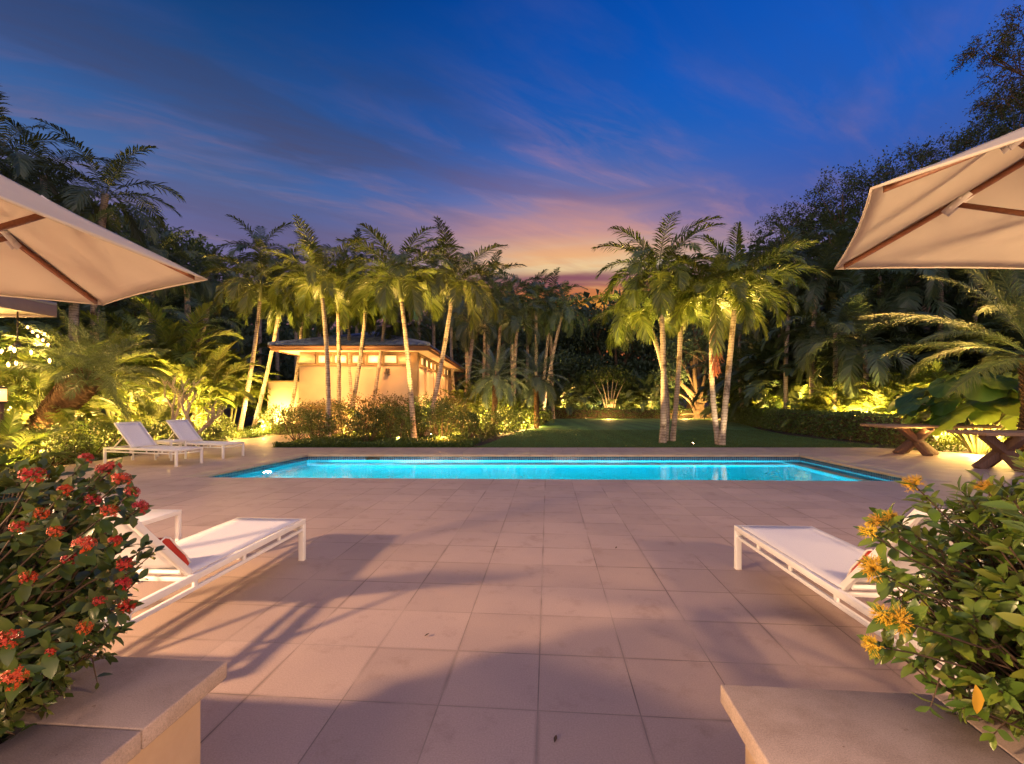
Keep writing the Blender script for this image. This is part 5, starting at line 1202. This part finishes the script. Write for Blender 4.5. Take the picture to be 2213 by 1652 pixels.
for y0, y1 in [(22.9, 23.9), (24.2, 25.2), (25.5, 26.5), (26.8, 27.8), (28.1, 29.1), (29.4, 30.4), (30.7, 31.7), (32.0, 33.0)]:
    m = MB(); hbox(m, XR - .12, XR + .02, y0, y0 + .08, 3.275, 3.755); hbox(m, XR - .12, XR + .02, y1 - .08, y1, 3.275, 3.755); hbox(m, XR - .12, XR + .018, y0 + .08, y1 - .08, 3.275, 3.335); hbox(m, XR - .12, XR + .018, y0 + .08, y1 - .08, 3.695, 3.755)
    w = m.build('window', M['trim'], gh, bevel=.004); m = MB(); hbox(m, XR - .07, XR - .05, y0 + .08, y1 - .08, 3.335, 3.695); m.build('pane', M['pane'], w)
m = MB(); hbox(m, XR - .28, XR + .06, YF - .06, YF + .3, -.1, ZE - .008); m.build('corner_post', M['trim'], gh, bevel=.008)
m = MB(); hbox(m, -5.0, -4.9, YF - .03, YF + .0, 0, 3.18); m.build('door_jamb', M['trim'], gh)
m = MB(); hbox(m, -6.06, -5.9, YF - .2, YF, 2.80, 3.05); m.build('loudspeaker', M['dark_metal'], gh, bevel=.01)
for y in (24.05, 26.65, 29.25, 31.85, 34.4):
    m = MB(); hbox(m, XR, XR + .12, y - .09, y + .09, -.1, 3.17); m.build('pilaster', M['stucco'], gh)
EX0, EX1, EY0, EY1 = -11.12, -3.86, 20.9, 37.0
m = MB(); hbox(m, EX0 + .05, EX1 - .05, EY0 + .05, EY1 - .05, ZE, ZE + .05); m.build('soffit', M['soffit'], gh)
m = MB()
for (x0, x1, y0, y1) in ((EX0, EX1, EY0, EY0 + .045), (EX0, EX1, EY1 - .045, EY1), (EX0, EX0 + .045, EY0 + .047, EY1 - .047), (EX1 - .045, EX1, EY0 + .047, EY1 - .047)): hbox(m, x0, x1, y0, y1, ZE - .05, ZE + .16)
m.build('fascia', M['fascia'], gh, bevel=.006)
m = MB()
for (x0, x1, y0, y1) in ((EX0 - .07, EX1 + .07, EY0 - .07, EY0 - .003), (EX1 + .003, EX1 + .07, EY0, EY1)): hbox(m, x0, x1, y0, y1, ZE + .08, ZE + .17)
m.build('gutter', M['fascia'], gh, bevel=.015)
# hip roof of overlapping barrel tiles
zr0, zrt = ZE + .18, 5.12; xc = (EX0 + EX1) / 2; half = (EX1 - EX0) / 2; yr0, yr1 = EY0 + half + .3, EY1 - half + .3
rm = MB()
def roof_face(a, b, c, d, m):
    """a-b eave, d-c ridge (may coincide)"""
    a, b, c, d = [A(*p) - hb for p in (a, b, c, d)]; ns = max(6, int(np.linalg.norm((c + d) / 2 - (a + b) / 2) / .30)); n_ = unit(np.cross(b - a, d - a)); n_ = n_ if n_[2] > 0 else -n_; L = np.linalg.norm(b - a); e = unit(b - a)
    for i in range(ns):
        s0, s1 = i / ns, (i + 1.12) / ns; l0, r0 = a + (d - a) * s0, b + (c - b) * s0; l1, r1 = a + (d - a) * min(1, s1), b + (c - b) * min(1, s1)
        w = np.linalg.norm(r0 - l0); k = max(1, int(w / .27)); x0 = np.dot(l0 - a, e)
        for j in range(k):
            f0, f1 = j / k, (j + 1) / k
            p0 = l0 + (r0 - l0) * f0; p1 = l0 + (r0 - l0) * f1; cw = (r0 - l0) / k
            up = unit(np.cross(e, n_)); up = up if up[2] > 0 else -up
            slope = up * (np.linalg.norm((c + d) / 2 - (a + b) / 2) / ns * 1.12)
            q0 = p0 + slope; q1 = p1 + slope
            arc = [(0, .0), (.2, .045), (.5, .065), (.8, .045), (1, .0)]
            v = [p0 + cw * x + n_ * (h + .03) for x, h in arc] + [q0 + cw * x + n_ * (h * .8) for x, h in arc]
            m.add(v, [[x, x + 1, x + 6, x + 5] for x in range(4)], [[4, 3, 2], [4, 2, 1], [4, 1, 0]])
Aa, Bb, Cc, Dd = (EX0 - .05, EY0 - .05, zr0), (EX1 + .05, EY0 - .05, zr0), (EX1 + .05, EY1, zr0), (EX0 - .05, EY1, zr0); R0, R1 = (xc, yr0, zrt), (xc, yr1, zrt)
roof_face(Aa, Bb, R0, R0, rm); roof_face(Bb, Cc, R1, R0, rm); roof_face(Dd, Aa, R0, R1, rm)
rf = rm.build('roof', M['tiles'], gh)
m = MB(); P_ = [A(*p) - hb for p in (Aa, Bb, Cc, Dd, R0, R1)]; m.add(P_, [[0, 1, 4], [2, 3, 5]], [[1, 2, 5, 4], [3, 0, 4, 5]]); m.build('roof_deck', M['tiles'], rf)
m = MB()
for p, q in ((Aa, R0), (Bb, R0), (R0, R1)): m.tube([A(*p) - hb + A(0, 0, .07), A(*q) - hb + A(0, 0, .07)], .085, 8)
m.build('ridge_tiles', M['tiles'], rf, smooth=True)
gw = A(-11.6, 24.5, 0); t = thing('side_wall', 'pale garden wall left of the garden house, lit yellow', 'wall', gw); m = MB(); m.box((0, 0, 1.2), (3.0, .25, 2.6)); m.build('stucco', M['stucco'], t, bevel=.01); m = MB(); m.box((0, 0, 2.54), (3.1, .36, .09)); m.build('coping', M['trim'], t, bevel=.01)
bq = A(-9.5, 21.5, 0); t = thing('slatted_bench', 'brown slatted bench against the left end of the garden house wall', 'bench', bq); m = MB()
for z in (.45, .62, .80, .98, 1.16): m.box((0, .12, z), (1.35, .05, .13))
m.build('backrest', M['brown_wood'], t, bevel=.006); m = MB()
for y in (-.28, -.14, 0): m.box((0, y, .42), (1.35, .12, .05))
m.build('seat', M['brown_wood'], t, bevel=.006)
for s in (-1, 1): m = MB(); m.box((s * .6, -.1, .2), (.07, .4, .4)); m.build('leg', M['brown_wood'], t, bevel=.006)

# ================================================================ main house corner at the left edge
mh = thing('main_house', 'corner of a flat eave with a glowing soffit behind the left parasol', 'house', (-13, 5, 0)); o_ = A(-13, 5, 0)
def mbox(m, x0, x1, y0, y1, z0, z1): m.box(A((x0 + x1) / 2, (y0 + y1) / 2, (z0 + z1) / 2) - o_, (x1 - x0, y1 - y0, z1 - z0))
M['mauve'] = noisy_mat('mauve_fascia', (.20, .15, .13), (.25, .19, .165), 3, .6, .1, 60, .003)
m = MB(); mbox(m, -9.60, -9.55, 0, 9.55, 3.25, 3.49); mbox(m, -17, -9.602, 9.5, 9.55, 3.25, 3.49); m.build('fascia', M['mauve'], mh, bevel=.006)
m = MB(); mbox(m, -17, -9.61, 0, 9.49, 3.30, 3.36); m.build('soffit', M['soffit'], mh)
m = MB(); mbox(m, -17, -9.55, 0, 9.55, 3.495, 3.56); m.build('roof', M['tiles'], mh)
for y in (8.9, 4.4): m = MB(); mbox(m, -11.0, -10.7, y, y + .3, -.1, 3.30); m.build('post', M['mauve'], mh, bevel=.01)
m = MB(); mbox(m, -16.4, -16.1, 0, 9.2, -.1, 3.30); m.build('wall', M['stucco'], mh)
BULB = emit_mat('lamp_bulb', (1, .55, .15), 16)
ch = thing('chandelier', 'chandelier of bare glowing bulbs under the eave at the left edge', 'lamp', pp(38, 705, 9.2)); c0 = pp(38, 705, 9.2)
m = MB(); m.tube([(0, 0, 3.3 - c0[2]), (0, 0, -.35)], .012, 8); m.tube([(0, 0, -.34), (0, 0, -.42)], .05, 10); m.build('stem', M['dark_metal'], ch)
for px, py, dd in [(4, 760, .1), (31, 757, -.25), (67, 762, .2), (35, 785, .3), (18, 788, 0), (107, 780, .35), (24, 752, .15)]:
    p = pp(px, py, 9.2 + dd) - c0; m = MB(); m.tube([(0, 0, -.36), (p * .6 + A(0, 0, -.1)), p + A(0, 0, -.05)], .008, 6); a_ = m.build('arm', M['dark_metal'], ch)
    m = MB(); m.tube([p + A(0, 0, z) for z in (-.05, -.025, .0, .025, .05)], [.010, .020, .026, .020, .006], 12); m.build('bulb', BULB, a_, smooth=True)
fs = thing('festoon_lights', 'short sloping string of small glowing bulbs below the left eave', 'string lights', pp(58, 700, 9.8)); c0 = pp(58, 700, 9.8); m = MB()
pts = [pp(52, 700, 9.8) - c0, pp(80, 722, 9.8) - c0, pp(112, 752, 9.8) - c0]; m.tube(pts, .01, 6); m.build('cable', M['rubber'], fs)
for px, py in [(60, 706), (71, 716), (82, 725), (93, 734), (104, 744)]:
    p = pp(px, py, 9.8) - c0; m = MB(); m.tube([p + A(0, 0, z) for z in (-.045, -.03, -.005, .015)], [.008, .022, .024, .008], 10); m.build('bulb', BULB, fs, smooth=True)
ln = thing('lantern', 'glowing glass lantern on a post at the left edge among fronds', 'lantern', A(pp(2, 850, 9.4)[0], 9.4, 0)); z0 = pp(6, 872, 9.4)[2]
m = MB(); m.box((0, 0, z0 / 2), (.07, .07, z0)); m.build('post', M['brown_wood'], ln, bevel=.01); m = MB(); m.tube([(0, 0, z0 + .04), (0, 0, z0 + .3)], .085, 16); m.build('glass', emit_mat('lantern_glass', (1, .55, .16), 1.6), ln); m = MB(); m.tube([(0, 0, z0), (0, 0, z0 + .04)], .1, 16); m.tube([(0, 0, z0 + .3), (0, 0, z0 + .36)], [.11, .04], 16); m.build('cap', M['dark_metal'], ln)

# ================================================================ garden lights
LENS = emit_mat('spot_lens', (1, .75, .35), 30)
def fixture(label, p, tilt):
    t = thing('garden_spotlight', label, 'spotlight', p, 0, 'small garden spotlights'); m = MB(); m.tube([(0, 0, -.03), (0, 0, .06)], .012, 8); m.build('stake', M['dark_metal'], t)
    d = unit(A(*tilt)); m = MB(); m.tube([A(0, 0, .07) - d * .05, A(0, 0, .07) + d * .05], [.03, .045], 14); h = m.build('housing', M['dark_metal'], t); m = MB(); m.tube([A(0, 0, .07) + d * .051, A(0, 0, .07) + d * .056], .04, 14); m.build('lens', LENS, h)
fixture('small spotlight glowing in the bed beside the leaning pale palm', gp(933, 944), (-.3, -.5, 1)); fixture('small spotlight glowing in the lawn left of the uplit palm pair', gp(1495, 964.5), (.7, -.2, .6))
fixture('small spotlight at the foot of the palm with the blazing base', gp(540, 934), (.2, .2, 1))
st = thing('path_light', 'thin dark path light stake at the foot of the clipped hedge', 'path light', gp(1838, 958)); m = MB(); m.tube([(0, 0, -.03), (0, 0, .22)], .015, 8); m.tube([(0, 0, .22), (0, 0, .25)], [.035, .02], 10); m.build('stake', M['dark_metal'], st)
def up(px, d, tx, ty, p=1500, col=YEL, cone=75, dx=0, z=.12, td=None):
    spot(A((px - CX) / F * d + dx, d, z), pp(tx, ty, td or d + .6), p, col, cone)
PW = 1.0
# crowns: each lamp stands about 2.5 m in front of its palm and is aimed at the crown only
def crown_light(px, d, tx, ty, p=3000, back=2.6, side=0.0, cone=44, col=YEL):
    T = pp(tx, ty, d + .2) + A(0, 0, .35); L = A((px - CX) / F * d + side, d - back, .12)
    spot(L, T, p, col, cone, .07, 1.0)
spot(gp(545.6, 931) + A(-.08, -.45, .08), pp(590, 700, 22.9), 500, (1, .72, .28), 60)
for px, d, tx, ty, p, sd in [(516, 20.7, 565, 612, 3600, .5), (546, 22.9, 606, 655, 3200, .8), (621, 24, 655, 662, 2200, 0), (709, 17.9, 692, 604, 4200, -.6), (731, 21, 729, 640, 2600, .3), (766, 22, 754, 672, 1800, -.3), (750, 20.6, 793, 640, 3000, .6),
                             (794, 21.5, 835, 648, 2600, .5), (895, 17.3, 861, 598, 4400, -.8), (920, 18.3, 981, 612, 5200, .9), (640, 25, 640, 610, 1500, 0)]:
    crown_light(px, d, tx, ty, p * 1.8, -1.6, sd + 1.1, 50); crown_light(px, d, tx, ty, p * 1.9, 2.6 if d > 18 else 2.2, sd - 1.4, 38)
for px, d, tx, ty, p, sd in [(1432, 16.3, 1423, 585, 4600, -1.0), (1437, 17, 1386, 668, 3400, -1.6), (1453, 17, 1472, 660, 3000, .4), (1553, 15.6, 1546, 640, 3400, -1.0), (1559, 15.5, 1592, 622, 4600, 1.0)]:
    crown_light(px, d, tx, ty, p * 1.2, -1.8, sd + .9, 50); crown_light(px, d, tx, ty, p * 1.1, .9, sd - 2.0, 36)
for x, y, p in ((1572, 15.1, 130), (1540, 15.1, 90), (1446, 15.9, 25)): spot(A((x - CX) / F * y, y, .05), A((x - CX) / F * y, y + .5, 4), p * 1.6, (1, .74, .40), 70, .05, 1.0)
for px, d, tx, ty, p in [(330, 21, 335, 680, 2200), (430, 23, 440, 690, 2200), (330, 24, 335, 560, 2600), (420, 26, 400, 570, 2400), (450, 28, 452, 600, 2200), (240, 20, 228, 430, 1600), (500, 26, 520, 640, 2000), (1020, 28, 1012, 665, 1500), (1066, 30, 1084, 675, 1300), (1005, 26, 1025, 700, 1300)]:  # fill spots added to brighten the darker left and middle palms
    crown_light(px, d, tx, ty, p, 2.0, .8, 60)
for px, d, tx, ty, p in [(1250, 43, 1255, 770, 2600), (1340, 43.5, 1335, 760, 3000), (1420, 43, 1410, 770, 2600), (1290, 42.5, 1290, 830, 1500), (1600, 36, 1600, 720, 2600), (1660, 33, 1650, 700, 2600), (1110, 30, 1110, 700, 1600), (1170, 32, 1165, 700, 1600), (1760, 21.8, 1765, 720, 1500), (1850, 20, 1855, 720, 1500), (1925, 18.5, 1930, 720, 1300)]:  # unseen fill spots added to lift the dark background trees and palms
    spot(A((px - CX) / F * d, d, .3), pp(tx, ty, d + 2.5), p, (1, .66, .24), 95, .15)
spot(gp(933, 944) + A(0, 0, .08), pp(940, 800, 18.2), 160, YEL, 70)
# garden house: wall washers in the shrubs, soffit downlights
for x in (-9.6, -8.4, -7.2, -6.0): spot((x, 20.75, .5), (x, 22.1, 2.2), 270, ORA, 140, .2); spot((x + .5, 21.15, 3.82), (x + .5, 22.2, 1.6), 205, ORA, 140, .2)
for x in (-3.9,): 
    for y in (22.8, 24.6, 26.4, 28.4, 30.5, 33): spot((x + .1, y, .3), (-4.6, y + .1, 2.6), 620, ORA, 120, .15); spot((x - .35, y, 3.8), (-4.6, y, 1.6), 200, ORA, 130, .1)
spot((-4.2, 21.5, 3.84), (-4.35, 21.9, 1), 60, WARM, 100, .05)
for x in (-10.3, -8.5, -6.7, -5.0): spot((x, 21.4, 3.2), (x, 21.6, 4), 110, ORA, 140, .08)
spot((-11.2, 23.4, .2), (-11.3, 24.4, 1.6), 160, YEL, 100); spot((-10.55, 22.6, .2), (-10.3, 24.4, 2.4), 120, YEL, 100)
for px, d, p in [(690, 18.9, 160), (745, 19.0, 160), (800, 18.6, 160), (955, 16.6, 170), (985, 19.5, 220), (1000, 22.3, 320), (1035, 22.6, 320), (1085, 21.5, 260), (1130, 24, 420), (1155, 26.5, 420), (1060, 25, 420), (1105, 28, 420), (1020, 27, 420), (1085, 23.5, 320)]:
    point(A((px - CX) / F * d, d, .22), p, ORA if px < 1000 else YEL, .06)
# far end of the lawn
for px, d, p in [(1213, 40.8, 700), (1318, 41.4, 120), (1260, 41.2, 260), (1400, 41.2, 350), (1316, 37.6, 260), (1355, 41, 250), (1480, 38.5, 260), (1556, 38, 200), (1575, 36.5, 260), (1440, 40.5, 400)]:
    point(A((px - CX) / F * d, d, .3), p * 2.4, (1, .54, .14), .08)
for px, d, tx, ty, p in [(1213, 40.6, 1213, 820, 3200), (1318, 40.7, 1318, 820, 350), (1390, 40.8, 1380, 830, 1800), (1545, 37.5, 1515, 790, 2600), (1470, 38.6, 1470, 820, 1600), (1575, 36, 1590, 800, 2000), (1140, 27, 1140, 850, 1300), (1050, 24.5, 1040, 830, 1500), (1090, 25.5, 1090, 840, 1300)]:
    spot(A((px - CX) / F * d, d, .3), pp(tx, ty, d + 1.5), p * 2, (1, .56, .14), 80, .1)
# behind the right hedge
for px, d, p in [(1590, 34.5, 420), (1650, 28.4, 300), (1705, 24.3, 420), (1762, 20.3, 480), (1820, 19.2, 520), (1875, 18.4, 420), (1935, 17.2, 480), (1995, 16.4, 420), (2060, 15.8, 450), (2140, 15.2, 420)]:
    point(A((px - CX) / F * d, d, .7), p * 4.5, YEL, .15)
point(A(12.7, 12.4, .3), 330, YEL, .08); point(A(13.8, 12.5, .3), 330, YEL, .08); point(A(14.8, 12.6, .3), 330, YEL, .08); spot((12.0, 10.3, .25), (12.2, 10.9, 4), 900, YEL, 130); spot((11.0, 12.3, .15), (10.4, 10.8, 3.0), 1100, YEL, 110)
# left border
for px, d, p, z in [(55, 10.4, 160, .5), (100, 12.2, 300, .5), (150, 14.0, 420, .5), (10, 12.0, 420, 1.4), (60, 13.6, 420, 1.2), (235, 13.2, 260, .4), (335, 14.8, 260, .3), (405, 16.6, 420, 1.2), (415, 16.4, 320, .3), (455, 16.2, 240, .3), (500, 18.3, 420, .3), (570, 20.3, 420, .3), (600, 24.2, 420, .4), (330, 18.5, 420, .5), (250, 17.5, 380, .5)]:
    point(A((px - CX) / F * d, d, z), p * 1.7, YEL, .15)
spot(A(-11.0, 10.6, .2), pp(200, 780, 11.6), 1300, YEL, 100); spot(A(-9.9, 13.0, .2), pp(260, 760, 11.6), 900, YEL, 100)
for px, d, tx, ty, p in [(20, 11.6, 30, 760, 1500), (110, 13.6, 110, 740, 1800), (330, 16.6, 350, 720, 1600), (270, 15.8, 260, 720, 1500), (425, 16.3, 440, 740, 1500), (480, 17.9, 480, 720, 1600), (565, 20.2, 575, 760, 1300), (600, 23.5, 600, 790, 900), (10, 8.5, 10, 820, 350)]:
    spot(A((px - CX) / F * d, d, .15), pp(tx, ty, d + 1.2), p * 2.1, YEL, 95, .08)
for px, d, tx, ty, p in [(1595, 34.5, 1600, 790, 1800), (1715, 24.2, 1715, 770, 1500), (1830, 19, 1830, 740, 1500), (1945, 17, 1945, 760, 1500), (2075, 15.6, 2075, 770, 1300), (1660, 28.5, 1660, 800, 900), (1890, 18.2, 1885, 790, 900)]:
    spot(A((px - CX) / F * d, d, .2), pp(tx, ty, d + 1.6), p * 3.4, YEL, 100, .1)
for p in (pp(20, 745, 10.6), pp(85, 735, 10.9)): point(p, 260, (1, .6, .18), .12)
spot(A(-11.6, 10.9, .3), pp(70, 760, 11.9), 1500, YEL, 90, .08)
point((-10.7, 8.5, 2.75), 110, (1, .62, .22), .1); point((-12.5, 7, 2.9), 160, (1, .66, .3), .2)

# a few dropped leaves and a twig on the paving
for px, py, lab, rz in [(924, 1376, 'tiny curled brown leaf on the paving, right of the near left lounger shadow', .4), (1201, 1601, 'tiny dark leaf on the paving in the middle foreground', 1.2), (1846, 1190, 'tiny dark leaf on the paving under the right lounger', 2.0), (1332, 1186, 'tiny dark leaf on the paving between the two near loungers', .9)]:
    m = MB(); m.add(np.array(leaf_verts(A(-.02, 0, .006), A(1, 0, .1), A(0, 0, 1), .032, .016, -.3, .5)), LEAF_Q)
    o = m.build('fallen_leaf', M['twig'], None, True); o.location = tuple(gp(px, py)); o.rotation_euler = (0, 0, rz); tag(o, lab, 'leaf', 'dropped leaves on the paving')
